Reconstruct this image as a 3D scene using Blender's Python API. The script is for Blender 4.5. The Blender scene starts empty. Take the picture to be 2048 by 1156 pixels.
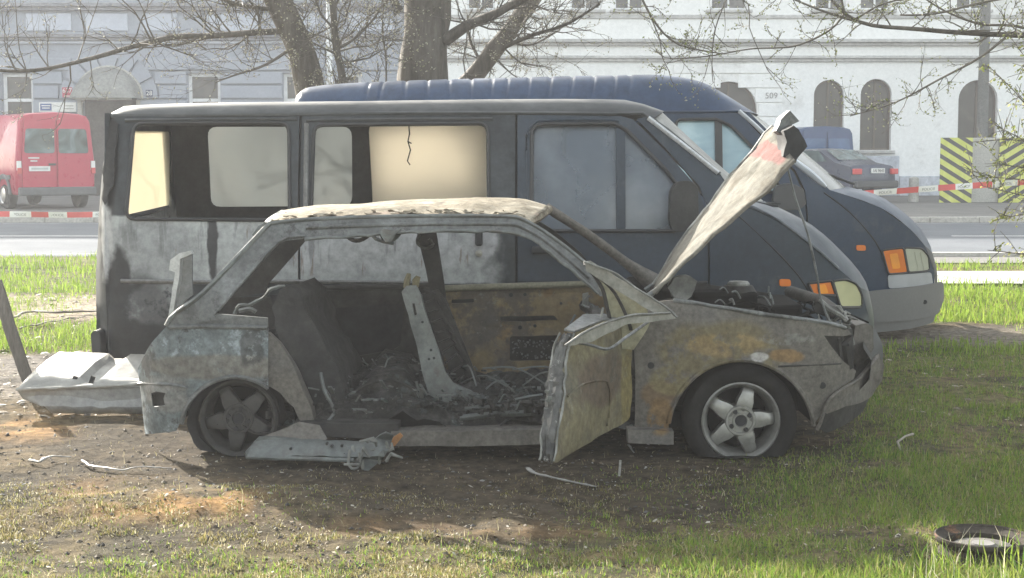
import bpy, bmesh, math, random
import numpy as np
from mathutils import Vector, Matrix, Euler, noise
from mathutils.geometry import delaunay_2d_cdt
R = math.radians
rnd = random.Random(7)
sc = bpy.context.scene
COL = sc.collection

# ------------------------------------------------------------------ camera
HAZE = 0.0016
CAMZ, FPX, TH = 1.47, 3000.0, math.atan(263 / 3000.0)
cd = bpy.data.cameras.new('camera')
cam = bpy.data.objects.new('camera', cd)
COL.objects.link(cam)
cam.location = (0, 0, CAMZ)
cam.rotation_euler = (R(90) - TH, 0, 0)
cd.sensor_width = 36
cd.lens = 36 * FPX / 2048
cd.clip_end = 3000
sc.camera = cam

# ------------------------------------------------------------------ light
SUN_EL, SUN_AZ = R(25.2), R(32)          # azimuth measured from +Y (away from the camera) towards -X
SDIR = Vector((-math.sin(SUN_AZ) * math.cos(SUN_EL), math.cos(SUN_AZ) * math.cos(SUN_EL), math.sin(SUN_EL)))
w = bpy.data.worlds.new('World')
sc.world = w
w.use_nodes = True
nt = w.node_tree
sky = nt.nodes.new('ShaderNodeTexSky')
sky.sky_type = 'NISHITA'
sky.sun_disc = False
sky.sun_elevation = SUN_EL
sky.sun_rotation = -SUN_AZ
sky.air_density, sky.dust_density, sky.ozone_density = 1.0, 2.5, 1.0
bg = nt.nodes['Background']
hsv = nt.nodes.new('ShaderNodeHueSaturation')
hsv.inputs['Saturation'].default_value = 0.38   # thin high haze greys the sky
nt.links.new(sky.outputs[0], hsv.inputs['Color'])
wm = nt.nodes.new('ShaderNodeMix')
wm.data_type, wm.blend_type = 'RGBA', 'MULTIPLY'
wm.inputs[0].default_value = 1.0
wm.inputs[7].default_value = (1.0, 1.0, .93, 1)
nt.links.new(hsv.outputs[0], wm.inputs[6])
nt.links.new(wm.outputs[2], bg.inputs[0])
bg.inputs[1].default_value = 0.15
sl = bpy.data.lights.new('sun', 'SUN')
sl.energy = 4.6
sl.angle = R(0.55)
sl.color = (1.0, 0.94, 0.84)
sun = bpy.data.objects.new('sun', sl)
COL.objects.link(sun)
sun.rotation_euler = (-SDIR).to_track_quat('-Z', 'Y').to_euler()
sun.location = (-20, 40, 30)
vs = sc.view_settings
vs.view_transform = 'Standard'
vs.look = 'None'
vs.exposure = 1.86
vs.gamma = 1.0
vs.use_curve_mapping = False
try:
    sc.cycles.use_denoising = True
    sc.cycles.denoiser = 'OPENIMAGEDENOISE'
    sc.cycles.max_bounces = 8
    sc.cycles.transparent_max_bounces = 12
    sc.cycles.volume_bounces = 1
    sc.cycles.sample_clamp_indirect = 6
except Exception:
    pass

# ------------------------------------------------------------------ helpers
def W(px, py, Y):
    """world point at distance Y along the view ray of a spot of the photograph"""
    xc, yc = (px - 1024) / FPX, (578 - py) / FPX
    dy = math.cos(TH) + yc * math.sin(TH)
    dz = -math.sin(TH) + yc * math.cos(TH)
    t = Y / dy
    return Vector((xc * t, Y, CAMZ + dz * t))

def trace(pts, yf):
    """outline in the photograph -> (x, z) on the surface y = yf(x, z)"""
    out = []
    for p in pts:
        y = yf(0, 0.8) if callable(yf) else yf
        v = W(p[0], p[1], y)
        if callable(yf):
            for _ in range(25):
                v = W(p[0], p[1], yf(v.x, v.z))
        out.append((v.x, v.z))
    return out

def fbm(p, s=1.0, o=3):
    v, a, f = 0.0, 1.0, s
    for _ in range(o):
        v += a * noise.noise(Vector(p) * f)
        a *= 0.5
        f *= 2.1
    return v

class MB:
    def __init__(self):
        self.v, self.f = [], []
    def add(self, vs, fs):
        o = len(self.v)
        self.v += [tuple(x) for x in vs]
        self.f += [tuple(i + o for i in f) for f in fs]
        return self
    def box(self, c, s, rot=None, taper=1.0):
        c = Vector(c)
        hx, hy, hz = s[0] / 2, s[1] / 2, s[2] / 2
        vs = []
        for z, k in ((-hz, 1.0), (hz, taper)):
            for x, y in ((-hx, -hy), (hx, -hy), (hx, hy), (-hx, hy)):
                p = Vector((x * k, y * k, z))
                if rot is not None:
                    p = rot @ p
                vs.append(p + c)
        return self.add(vs, [(3, 2, 1, 0), (4, 5, 6, 7), (0, 1, 5, 4), (1, 2, 6, 5), (2, 3, 7, 6), (3, 0, 4, 7)])
    def tube(self, pts, r, n=8, caps=True, flat=1.0):
        pts = [Vector(p) for p in pts]
        m = len(pts)
        rs = r if isinstance(r, (list, tuple)) else [r] * m
        up = Vector((0.13, 0.2, 1)).normalized()
        vs, fs = [], []
        for i, p in enumerate(pts):
            d = (pts[min(i + 1, m - 1)] - pts[max(i - 1, 0)])
            if d.length < 1e-9:
                d = Vector((0, 0, 1))
            d.normalize()
            a = d.cross(up)
            if a.length < 1e-3:
                a = d.cross(Vector((1, 0, 0)))
            a.normalize()
            b = d.cross(a)
            for k in range(n):
                t = 2 * math.pi * k / n
                vs.append(p + a * (math.cos(t) * rs[i]) + b * (math.sin(t) * rs[i] * flat))
        for i in range(m - 1):
            for k in range(n):
                fs.append((i * n + k, i * n + (k + 1) % n, (i + 1) * n + (k + 1) % n, (i + 1) * n + k))
        if caps:
            fs.append(tuple(range(n - 1, -1, -1)))
            fs.append(tuple((m - 1) * n + k for k in range(n)))
        return self.add(vs, fs)
    def lathe(self, prof, c, axis='Y', n=48, closed=False):
        """prof: list of (radius, offset along axis)"""
        c = Vector(c)
        vs, fs = [], []
        for r, h in prof:
            for k in range(n):
                t = 2 * math.pi * k / n
                if axis == 'Y':
                    vs.append(c + Vector((r * math.cos(t), h, r * math.sin(t))))
                else:
                    vs.append(c + Vector((r * math.cos(t), r * math.sin(t), h)))
        m = len(prof)
        for i in range(m if closed else m - 1):
            j = (i + 1) % m
            for k in range(n):
                fs.append((i * n + k, i * n + (k + 1) % n, j * n + (k + 1) % n, j * n + k))
        return self.add(vs, fs)
    def panel(self, outer, holes=(), mapf=None, off=None, grid=0.08, seed=1):
        """flat outline with holes, filled with a fine mesh, laid on a curved surface, with thickness"""
        def inside(p, poly):
            c, n = False, len(poly)
            for i in range(n):
                a, b = poly[i], poly[i - 1]
                if (a[1] > p[1]) != (b[1] > p[1]) and p[0] < (b[0] - a[0]) * (p[1] - a[1]) / (b[1] - a[1]) + a[0]:
                    c = not c
            return c
        def sub(poly):
            o = []
            for i in range(len(poly)):
                a, b = poly[i], poly[(i + 1) % len(poly)]
                L = math.hypot(b[0] - a[0], b[1] - a[1])
                k = max(1, int(L / grid + 0.5))
                for j in range(k):
                    o.append((a[0] + (b[0] - a[0]) * j / k, a[1] + (b[1] - a[1]) * j / k))
            return o
        loops = [sub(outer)] + [sub(h) for h in holes]
        co, ed = [], []
        for L in loops:
            s = len(co)
            co += L
            ed += [(s + i, s + (i + 1) % len(L)) for i in range(len(L))]
        bpts = np.array(co)
        xs, zs = bpts[:, 0], bpts[:, 1]
        rr_ = random.Random(seed)
        gx = xs.min() + grid / 2
        while gx < xs.max():
            gz = zs.min() + grid / 2
            while gz < zs.max():
                p = (gx + rr_.uniform(-.15, .15) * grid, gz + rr_.uniform(-.15, .15) * grid)
                if inside(p, loops[0]) and not any(inside(p, h) for h in loops[1:]):
                    if ((bpts[:, 0] - p[0]) ** 2 + (bpts[:, 1] - p[1]) ** 2).min() > (0.45 * grid) ** 2:
                        co.append(p)
                gz += grid
            gx += grid
        v2, e2, f2, *_ = delaunay_2d_cdt([Vector(c) for c in co], ed, [], 0, 1e-6)
        tris = []
        for f in f2:
            c = sum((v2[i] for i in f), Vector((0, 0))) / len(f)
            if inside(c, loops[0]) and not any(inside(c, h) for h in loops[1:]):
                a, b, d = (v2[i] for i in f[:3])
                if (b - a).cross(d - a) < 0:
                    f = f[::-1]
                tris.append(tuple(f))
        cnt = {}
        for f in tris:
            for i in range(len(f)):
                cnt[(f[i], f[(i + 1) % len(f)])] = 1
        P = [Vector(mapf(v.x, v.y)) for v in v2]
        if off is None:
            return self.add(P, tris)
        offs = [Vector(off(v.x, v.y)) if callable(off) else Vector(off) for v in v2]
        Q = [p + o for p, o in zip(P, offs)]
        n = len(P)
        fs = list(tris) + [tuple(i + n for i in f[::-1]) for f in tris]
        for (a, b) in cnt:
            if (b, a) not in cnt:
                fs.append((b, a, a + n, b + n))
        return self.add(P + Q, fs)
    def loft(self, rows, close=False):
        n = len(rows[0])
        vs = [p for r_ in rows for p in r_]
        fs = []
        for i in range(len(rows) - 1):
            for k in range(n - 1):
                fs.append((i * n + k, i * n + k + 1, (i + 1) * n + k + 1, (i + 1) * n + k))
        return self.add(vs, fs)
    def warp(self, amp, s, seed=0, axes=(1, 1, 1), o=3):
        nv = []
        for v in self.v:
            p = Vector(v) + Vector((seed * 3.7, seed * 1.3, seed * 5.1))
            nv.append((v[0] + axes[0] * amp * fbm(p, s, o), v[1] + axes[1] * amp * fbm(p + Vector((31, 7, 3)), s, o),
                       v[2] + axes[2] * amp * fbm(p + Vector((5, 19, 41)), s, o)))
        self.v = nv
        return self

def make(name, mb, m, parent=None, smooth=None, label=None, cat=None, group=None, kind=None, loc=None, bevel=0, solid=0):
    L = Vector((0, 0, 0))
    if parent is not None:
        q = parent
        while q.parent is not None:
            q = q.parent
        L = q.location.copy()
    elif loc is not None:
        L = Vector(loc)
    me = bpy.data.meshes.new(name)
    me.from_pydata([(v[0] - L.x, v[1] - L.y, v[2] - L.z) for v in mb.v], [], mb.f)
    me.update()
    ob = bpy.data.objects.new(name, me)
    COL.objects.link(ob)
    if parent is not None:
        ob.parent = parent
    else:
        ob.location = L
    if m is not None:
        me.materials.append(m)
    if smooth:
        me.polygons.foreach_set('use_smooth', [True] * len(me.polygons))
        me.set_sharp_from_angle(angle=R(smooth))
    if solid:
        md = ob.modifiers.new('solid', 'SOLIDIFY')
        md.thickness = solid
        md.offset = 0
    if bevel:
        md = ob.modifiers.new('bevel', 'BEVEL')
        md.width = bevel
        md.segments = 2
        md.limit_method = 'ANGLE'
        md.angle_limit = R(40)
    for k, v in (('label', label), ('category', cat), ('group', group), ('kind', kind)):
        if v:
            ob[k] = v
    return ob

def thing(name, label, cat, loc, group=None):
    o = bpy.data.objects.new(name, None)
    COL.objects.link(o)
    o.location = loc
    o.empty_display_size = 0.1
    o['label'], o['category'] = label, cat
    if group:
        o['group'] = group
    bpy.context.view_layer.update()
    return o

def text(name, s, size, m, parent, loc, rot=(R(90), 0, 0), ext=0.003, sx=1.0):
    cu = bpy.data.curves.new(name, 'FONT')
    cu.body, cu.size, cu.extrude, cu.align_x, cu.align_y = s, size, ext, 'CENTER', 'CENTER'
    ob = bpy.data.objects.new(name, cu)
    COL.objects.link(ob)
    cu.materials.append(m)
    q = parent
    while q.parent is not None:
        q = q.parent
    bpy.context.view_layer.update()
    me = bpy.data.meshes.new_from_object(ob.evaluated_get(bpy.context.evaluated_depsgraph_get()))
    bpy.data.objects.remove(ob)
    me.name = name
    M_ = Matrix.Translation(Vector(loc) - q.location) @ Euler(rot).to_matrix().to_4x4() @ Matrix.Diagonal((sx, 1, 1, 1))
    me.transform(M_)
    ob = bpy.data.objects.new(name, me)
    COL.objects.link(ob)
    ob.parent = parent
    return ob

def rr(pts, r, n=4):
    """round the corners of an outline; r one radius or one per corner"""
    out, m = [], len(pts)
    for i in range(m):
        p, a, b = (Vector(pts[j % m]) for j in (i, i - 1, i + 1))
        rad = r[i] if isinstance(r, (list, tuple)) else r
        da, db = a - p, b - p
        k = min(rad, da.length * .45, db.length * .45)
        if k <= 0:
            out.append(tuple(p))
            continue
        s, e = p + da.normalized() * k, p + db.normalized() * k
        for j in range(n + 1):
            t = j / n
            out.append(tuple(s * (1 - t) ** 2 + p * 2 * t * (1 - t) + e * t * t))
    return out

def lerp_path(pts, n):
    """resample a 3-D polyline to n points (smoothed)"""
    pts = [Vector(p) for p in pts]
    L = [0]
    for a, b in zip(pts, pts[1:]):
        L.append(L[-1] + (b - a).length)
    out = []
    for i in range(n):
        d = L[-1] * i / (n - 1)
        j = 0
        while j < len(pts) - 2 and d > L[j + 1]:
            j += 1
        t = (d - L[j]) / max(1e-9, L[j + 1] - L[j])
        p0, p1, p2, p3 = pts[max(j - 1, 0)], pts[j], pts[j + 1], pts[min(j + 2, len(pts) - 1)]
        out.append(0.5 * ((2 * p1) + (p2 - p0) * t + (2 * p0 - 5 * p1 + 4 * p2 - p3) * t * t + (3 * p1 - p0 - 3 * p2 + p3) * t ** 3))
    return out

def cross(near, crest, ymid, n=17, p=3.0, m=None):
    """sheet spanning a vehicle: near edge line, crest line over the middle, mirrored at ymid"""
    m = m or max(len(near), 12)
    A, B = lerp_path(near, m), lerp_path(crest, m)
    rows = []
    for a, b in zip(A, B):
        row = []
        for k in range(n):
            t = k / (n - 1)
            t = 0.5 - 0.5 * math.cos(math.pi * t)
            wgt = 1 - abs(2 * t - 1) ** p
            row.append(Vector((a.x + (b.x - a.x) * wgt, a.y + (2 * ymid - 2 * a.y) * t, a.z + (b.z - a.z) * wgt)))
        rows.append(row)
    return MB().loft(rows)

# ------------------------------------------------------------------ materials
def nd(nt, typ, ins=None, **props):
    n = nt.nodes.new(typ)
    for k, v in props.items():
        setattr(n, k, v)
    for k, v in (ins or {}).items():
        s = n.inputs[k]
        if hasattr(v, 'is_output') or isinstance(v, bpy.types.NodeSocket):
            nt.links.new(v, s)
        else:
            s.default_value = v
    return n
def c4(c):
    return (c[0], c[1], c[2], 1.0)
def ramp(nt, fac, stops):
    n = nd(nt, 'ShaderNodeValToRGB', {0: fac})
    el = n.color_ramp.elements
    while len(el) < len(stops):
        el.new(0.5)
    for e, (p, c) in zip(el, stops):
        e.position = p
        e.color = c4(c) if not isinstance(c, (int, float)) else (c, c, c, 1)
    return n.outputs[0]
def mixc(nt, f, a, b, blend='MIX'):
    n = nt.nodes.new('ShaderNodeMix')
    n.data_type = 'RGBA'
    n.blend_type = blend
    for i, v in ((0, f), (6, a), (7, b)):
        if isinstance(v, bpy.types.NodeSocket):
            nt.links.new(v, n.inputs[i])
        else:
            n.inputs[i].default_value = c4(v) if isinstance(v, (tuple, list)) else v
    return n.outputs[2]
def math_(nt, op, a, b=0.0, clamp=False):
    return nd(nt, 'ShaderNodeMath', {0: a, 1: b}, operation=op, use_clamp=clamp).outputs[0]

def mat(name, stops, scale=3.0, detail=7, rough=0.75, metal=0.0, bump=0.25, bscale=None, layers=(), speck=0.25, spec=0.4,
        stretch=(1, 1, 1), coat=0.0, loc=(0, 0, 0), dist=0.008):
    """weathered surface: noise-driven colours, stains (layers) and relief.
    layer: dict(col, scale, lo, hi, [blob=(x, z, rx, rz)], [box=True], amount)"""
    m = bpy.data.materials.new(name)
    m.use_nodes = True
    nt = m.node_tree
    b = nt.nodes['Principled BSDF']
    tc = nd(nt, 'ShaderNodeTexCoord')
    mp = nd(nt, 'ShaderNodeMapping', {0: tc.outputs['Object'], 'Scale': stretch})
    v = mp.outputs[0]
    def nz(s, d=detail, r=0.6, o=0.0):
        vv = v
        if o:
            vv = nd(nt, 'ShaderNodeVectorMath', {0: v, 1: (o, o * .7, -o)}, operation='ADD').outputs[0]
        return nd(nt, 'ShaderNodeTexNoise', {'Vector': vv, 'Scale': s, 'Detail': d, 'Roughness': r}).outputs[0]
    if len(stops) == 1:
        col = ramp(nt, nz(scale), [(0.3, tuple(x * .85 for x in stops[0])), (0.7, tuple(x * 1.1 for x in stops[0]))])
    else:
        n_ = len(stops)
        col = ramp(nt, nz(scale), [(0.3 + 0.4 * i / (n_ - 1), s) for i, s in enumerate(stops)])
    for i, l in enumerate(layers):
        src = None
        if 'st' in l:
            vv = nd(nt, 'ShaderNodeMapping', {0: tc.outputs['Object'], 'Location': (i * 3.3, 0, i * 1.7), 'Scale': l['st']}).outputs[0]
            src = nd(nt, 'ShaderNodeTexNoise', {'Vector': vv, 'Scale': l.get('scale', 4), 'Detail': 7.0, 'Roughness': .6}).outputs[0]
        msk = nd(nt, 'ShaderNodeMapRange', {0: src or nz(l.get('scale', 4), 10, .74, 3.1 + 5.7 * i), 1: l.get('lo', .5), 2: l.get('lo', .5) + .55 * (l.get('hi', .6) - l.get('lo', .5)), 3: 0.0, 4: 1.0},
                 interpolation_type='SMOOTHSTEP').outputs[0]
        if 'blob' in l:
            x, z, rx, rz = l['blob']
            q = nd(nt, 'ShaderNodeMapping', {0: tc.outputs['Object'], 'Location': (-(x - loc[0]) / rx, 0, -(z - loc[2]) / rz), 'Scale': (1 / rx, 0, 1 / rz)}).outputs[0]
            wob = nd(nt, 'ShaderNodeTexNoise', {'Vector': v, 'Scale': l.get('wob', 5.0), 'Detail': 6.0}).outputs['Color']
            wob = nd(nt, 'ShaderNodeVectorMath', {0: wob, 1: (.5, .5, .5)}, operation='SUBTRACT').outputs[0]
            wob = nd(nt, 'ShaderNodeVectorMath', {0: wob, 'Scale': l.get('wamp', 0.7)}, operation='SCALE').outputs[0]
            q = nd(nt, 'ShaderNodeVectorMath', {0: q, 1: wob}, operation='ADD').outputs[0]
            if l.get('box'):
                q = nd(nt, 'ShaderNodeVectorMath', {0: q}, operation='ABSOLUTE').outputs[0]
                s_ = nd(nt, 'ShaderNodeSeparateXYZ', {0: q})
                d = math_(nt, 'MAXIMUM', s_.outputs[0], s_.outputs[2])
            else:
                # only x and z count
                s_ = nd(nt, 'ShaderNodeSeparateXYZ', {0: q})
                cxyz = nd(nt, 'ShaderNodeCombineXYZ', {0: s_.outputs[0], 2: s_.outputs[2]}).outputs[0]
                d = nd(nt, 'ShaderNodeVectorMath', {0: cxyz}, operation='LENGTH').outputs['Value']
            k = nd(nt, 'ShaderNodeMapRange', {0: d, 1: l.get('edge', 1.15), 2: l.get('core', .8), 3: 0.0, 4: 1.0}, interpolation_type='SMOOTHSTEP').outputs[0]
            msk = math_(nt, 'MULTIPLY', msk, k) if not l.get('solid') else k
        msk = math_(nt, 'MULTIPLY', msk, l.get('amount', 1.0))
        col = mixc(nt, msk, col, l['col'])
    if speck:
        f = nz((bscale or scale * 8), 4, .7, 1.7)
        f = nd(nt, 'ShaderNodeMapRange', {0: f, 1: .3, 2: .7, 3: 1 - speck, 4: 1 + speck}).outputs[0]
        col = mixc(nt, 1.0, col, nd(nt, 'ShaderNodeCombineColor', {0: f, 1: f, 2: f}).outputs[0], 'MULTIPLY')
    nt.links.new(col, b.inputs['Base Color'])
    b.inputs['Roughness'].default_value = rough
    b.inputs['Metallic'].default_value = metal
    b.inputs['Specular IOR Level'].default_value = spec
    b.inputs['Coat Weight'].default_value = coat
    rv = nd(nt, 'ShaderNodeMapRange', {0: nz(scale * 2.3, 5, .6, 9.1), 1: .3, 2: .7, 3: max(.02, rough - .12), 4: min(1, rough + .12)}).outputs[0]
    nt.links.new(rv, b.inputs['Roughness'])
    if bump:
        bp = nd(nt, 'ShaderNodeBump', {'Height': nz(bscale or scale * 6, 6, .65, 2.2), 'Strength': bump, 'Distance': dist})
        nt.links.new(bp.outputs[0], b.inputs['Normal'])
    return m

def plain(name, c, rough=.5, metal=0, spec=.5, emit=None):
    m = bpy.data.materials.new(name)
    m.use_nodes = True
    b = m.node_tree.nodes['Principled BSDF']
    nt_ = m.node_tree
    tc = nd(nt_, 'ShaderNodeTexCoord')
    f = nd(nt_, 'ShaderNodeTexNoise', {'Vector': tc.outputs['Object'], 'Scale': 6.0, 'Detail': 6.0}).outputs[0]
    nt_.links.new(ramp(nt_, f, [(.3, tuple(x * .85 for x in c)), (.7, tuple(min(1, x * 1.1) for x in c))]), b.inputs['Base Color'])
    b.inputs['Roughness'].default_value = rough
    b.inputs['Metallic'].default_value = metal
    b.inputs['Specular IOR Level'].default_value = spec
    return m

def sooty_glass(name, stops, trans, see=0.0, rough=.35, scale=2.5):
    """smoke-stained pane: diffuse film that lets light through (trans), partly clear (see)"""
    m = bpy.data.materials.new(name)
    m.use_nodes = True
    nt = m.node_tree
    out = nt.nodes['Material Output']
    b = nt.nodes['Principled BSDF']
    tc = nd(nt, 'ShaderNodeTexCoord')
    f = nd(nt, 'ShaderNodeTexNoise', {'Vector': tc.outputs['Object'], 'Scale': scale, 'Detail': 5.0, 'Roughness': .5}).outputs[0]
    col = ramp(nt, f, [(0.25 + .5 * i / max(1, len(stops) - 1), s) for i, s in enumerate(stops)])
    nt.links.new(col, b.inputs['Base Color'])
    b.inputs['Roughness'].default_value = rough
    b.inputs['Specular IOR Level'].default_value = .6
    tr = nd(nt, 'ShaderNodeBsdfTranslucent', {0: col})
    mx = nd(nt, 'ShaderNodeMixShader', {0: trans, 1: b.outputs[0], 2: tr.outputs[0]})
    if see:
        f2 = nd(nt, 'ShaderNodeTexNoise', {'Vector': tc.outputs['Object'], 'Scale': scale * 1.7, 'Detail': 6.0}).outputs[0]
        k = nd(nt, 'ShaderNodeMapRange', {0: f2, 1: .35, 2: .65, 3: see * .6, 4: min(1, see * 1.4)}).outputs[0]
        tp = nd(nt, 'ShaderNodeBsdfTransparent', {0: (.85, .9, .92, 1)})
        mx2 = nd(nt, 'ShaderNodeMixShader', {0: k, 1: mx.outputs[0], 2: tp.outputs[0]})
        nt.links.new(mx2.outputs[0], out.inputs[0])
    else:
        nt.links.new(mx.outputs[0], out.inputs[0])
    return m

def leafy(name, attr='tint', trans=.45, rough=.55):
    m = bpy.data.materials.new(name)
    m.use_nodes = True
    nt = m.node_tree
    b = nt.nodes['Principled BSDF']
    a = nd(nt, 'ShaderNodeVertexColor', layer_name=attr).outputs[0]
    nt.links.new(a, b.inputs['Base Color'])
    b.inputs['Roughness'].default_value = rough
    b.inputs['Specular IOR Level'].default_value = .3
    tr = nd(nt, 'ShaderNodeBsdfTranslucent', {0: a})
    mx = nd(nt, 'ShaderNodeMixShader', {0: trans, 1: b.outputs[0], 2: tr.outputs[0]})
    nt.links.new(mx.outputs[0], nt.nodes['Material Output'].inputs[0])
    return m

# ------------------------------------------------------------------ shared materials
M_WHITE = plain('white_paint', (.72, .72, .70), .5)
M_BLACK = plain('black_rubber', (.02, .02, .02), .8)
M_DARK = plain('dark_plastic', (.035, .035, .037), .6)
M_CHROME = plain('bare_steel', (.45, .45, .44), .35, 1.0)
M_RED = plain('red_print', (.55, .06, .06), .5)

# ------------------------------------------------------------------ ground
def sst(a, b, t):
    t = np.clip((t - a) / (b - a), 0, 1)
    return t * t * (3 - 2 * t)
def base_h(y):
    return np.interp(y, [-100, 12, 20, 30.5, 34, 400], [0, 0, .10, .14, .14, .14])
def vnoise(x, y, s, seed=0):
    """smooth value noise on arrays"""
    rs = np.random.RandomState(seed)
    T = rs.rand(256, 256)
    X, Y = np.asarray(x) * s + 500.3, np.asarray(y) * s + 500.7
    xi, yi = np.floor(X).astype(int), np.floor(Y).astype(int)
    fx, fy = X - xi, Y - yi
    fx, fy = fx * fx * (3 - 2 * fx), fy * fy * (3 - 2 * fy)
    g = lambda a, b: T[a % 256, b % 256]
    return (g(xi, yi) * (1 - fx) + g(xi + 1, yi) * fx) * (1 - fy) + (g(xi, yi + 1) * (1 - fx) + g(xi + 1, yi + 1) * fx) * fy
def fnoise(x, y, s, seed=0, o=4):
    v, a, t = 0, 1.0, 0
    for i in range(o):
        v = v + a * vnoise(x, y, s * 2 ** i, seed + i)
        t += a
        a *= .55
    return v / t
def ground_h(x, y):
    x, y = np.asarray(x, float), np.asarray(y, float)
    h = base_h(y)
    near = sst(22, 18, y) * sst(2, 4.5, y)
    h = h + near * ((fnoise(x, y, .9, 3) - .5) * .07 + (fnoise(x, y, 5, 9) - .5) * .055)
    h = h + .06 * np.exp(-(((x + 1.35) / .55) ** 2 + ((y - 6.25) / .3) ** 2)) + .035 * np.exp(-(((x + .9) / .15) ** 2 + ((y - 6.3) / .15) ** 2))
    h = h - .035 * np.exp(-(((x) / 1.0) ** 2 + ((y - 6.35) / .45) ** 2))
    # flattened where the vehicles stand
    car = np.exp(-((x / 1.9) ** 6 + ((y - 8.0) / 1.0) ** 6))
    h = h * (1 - .85 * car)
    return h
def to_px(x, y, z=0.0):
    return 1024 + 3000 * x / y, 315 + 3000 * (CAMZ - z) / y
def zone(px, py, x0, x1, y0, y1, f=60, g=18):
    return sst(x0 - f, x0 + f, px) * sst(x1 + f, x1 - f, px) * sst(y0 - g, y0 + g, py) * sst(y1 + g, y1 - g, py)
def grass_density(x, y):
    px, py = to_px(x, y, base_h(y))
    n1, n2 = fnoise(x, y, 1.3, 21), fnoise(x, y, 4.5, 33)
    d = 1.0 * zone(px, py, 1730, 9000, 695, 1300, 110, 22) * (1 - .45 * zone(px, py, 1800, 2300, 855, 920, 80, 25))
    d = np.maximum(d, .5 * zone(px, py, 1470, 1900, 925, 1080, 190, 40))
    d = np.maximum(d, .95 * zone(px, py, 1380, 9000, 1090, 1500, 320, 34))
    d = np.maximum(d, .20 * zone(px, py, -4000, 1400, 1095, 1500, 100, 40))
    d = np.maximum(d, .2 * zone(px, py, 1150, 1650, 950, 1100, 90, 25))
    d = np.maximum(d, .06 * zone(px, py, -4000, 700, 1000, 1100, 90, 30))
    d = np.maximum(d, 1.0 * zone(px, py, 1830, 9000, 569, 650, 40, 3))
    d = np.maximum(d, .9 * zone(px, py, 1830, 9000, 531, 544, 40, 2))
    d = np.maximum(d, .95 * zone(px, py, -6000, 400, 516, 588, 100, 5))
    d = np.maximum(d, .62 * zone(px, py, -6000, 400, 645, 708, 100, 8))
    d = np.maximum(d, .08 * zone(px, py, -6000, 400, 588, 645, 100, 6))
    d = np.maximum(d, .3 * (np.abs(np.asarray(x)) > 4.2) * (y < 16))
    return np.clip(d * (.35 + 1.3 * sst(.34, .62, n1 * .55 + n2 * .45)), 0, 1)

def axis(segs):
    out = []
    for a, b, s in segs:
        out += list(np.arange(a, b - 1e-6, s))
    return np.array(out + [segs[-1][1]])
gx = axis([(-400, -60, 40), (-60, -12, 6), (-12, -4.2, .4), (-4.2, 5.4, .05), (5.4, 12, .4), (12, 60, 6), (60, 400, 40)])
gy = axis([(-80, 0, 16), (0, 4, .5), (4, 11, .05), (11, 21, .12), (21, 50, 2), (50, 120, 14), (120, 520, 80)])
GX, GY = np.meshgrid(gx, gy)
GZ = ground_h(GX, GY)
nx, ny = len(gx), len(gy)
verts = np.stack([GX, GY, GZ], -1).reshape(-1, 3)
idx = np.arange(nx * ny).reshape(ny, nx)
faces = np.stack([idx[:-1, :-1], idx[:-1, 1:], idx[1:, 1:], idx[1:, :-1]], -1).reshape(-1, 4)
me = bpy.data.meshes.new('ground')
me.from_pydata(verts.tolist(), [], faces.tolist())
px, py = to_px(GX, GY, GZ)
n1, n2, n3 = fnoise(GX, GY, 1.1, 51), fnoise(GX, GY, 3.7, 61), fnoise(GX, GY, 9.0, 71)
def lay(col, c, m):
    return col * (1 - m[..., None]) + np.array(c) * m[..., None]
col = np.ones(GX.shape + (3,)) * np.array((.112, .088, .055))
col = lay(col, (.135, .10, .057), sst(.45, .62, n1) * .8)
col = lay(col, (.042, .037, .030), sst(.46, .6, n2) * .8)
col = lay(col, (.30, .25, .195), zone(px, py, -6000, 420, 590, 640, 100, 10) * .85)
col = lay(col, (.17, .155, .14), zone(px, py, -6000, 330, 712, 800, 100, 12) * .7)
col = lay(col, (.18, .16, .135), zone(px, py, 1740, 9000, 655, 695, 40, 8) * .7)
orange = zone(px, py, 130, 520, 975, 1045, 110, 30) + zone(px, py, -300, 120, 830, 880, 60, 25) * .8 + .45 * zone(px, py, 650, 1250, 1040, 1085, 120, 18)
col = lay(col, (.31, .18, .075), np.clip(orange * sst(.38, .58, n2 * .6 + n3 * .4), 0, 1) * .9)
gd = grass_density(GX, GY)
col = lay(col, (.10, .125, .035), np.clip(gd * 1.1, 0, 1) * .8 * sst(.3, .6, n3))
charm = sst(1.25, .6, np.sqrt(((GX + .25) / 2.25) ** 2 + ((GY - 7.9) / 2.05) ** 2) + (n2 - .5) * .7 + (n1 - .5) * .5)
charm = np.maximum(charm, sst(1.2, .7, np.sqrt(((GX - .05) / 1.05) ** 2 + ((GY - 6.3) / .55) ** 2) + (n2 - .5) * .6))
charm = charm * (1 - .7 * np.clip(orange, 0, 1))
col = lay(col, (.062, .050, .037), charm * .86)
vl = np.concatenate([col.reshape(-1, 3), np.ones((nx * ny, 1))], 1)
ca = me.color_attributes.new('tint', 'FLOAT_COLOR', 'POINT')
ca.data.foreach_set('color', vl.astype(np.float32).ravel())
me.polygons.foreach_set('use_smooth', [True] * len(me.polygons))
ground = bpy.data.objects.new('ground', me)
COL.objects.link(ground)
ground['kind'] = 'structure'
m = bpy.data.materials.new('soil')
m.use_nodes = True
nt = m.node_tree
b = nt.nodes['Principled BSDF']
vc = nd(nt, 'ShaderNodeVertexColor', layer_name='tint').outputs[0]
tc = nd(nt, 'ShaderNodeTexCoord').outputs['Object']
a1 = nd(nt, 'ShaderNodeTexNoise', {'Vector': tc, 'Scale': 14.0, 'Detail': 9.0, 'Roughness': .72}).outputs[0]
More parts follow.
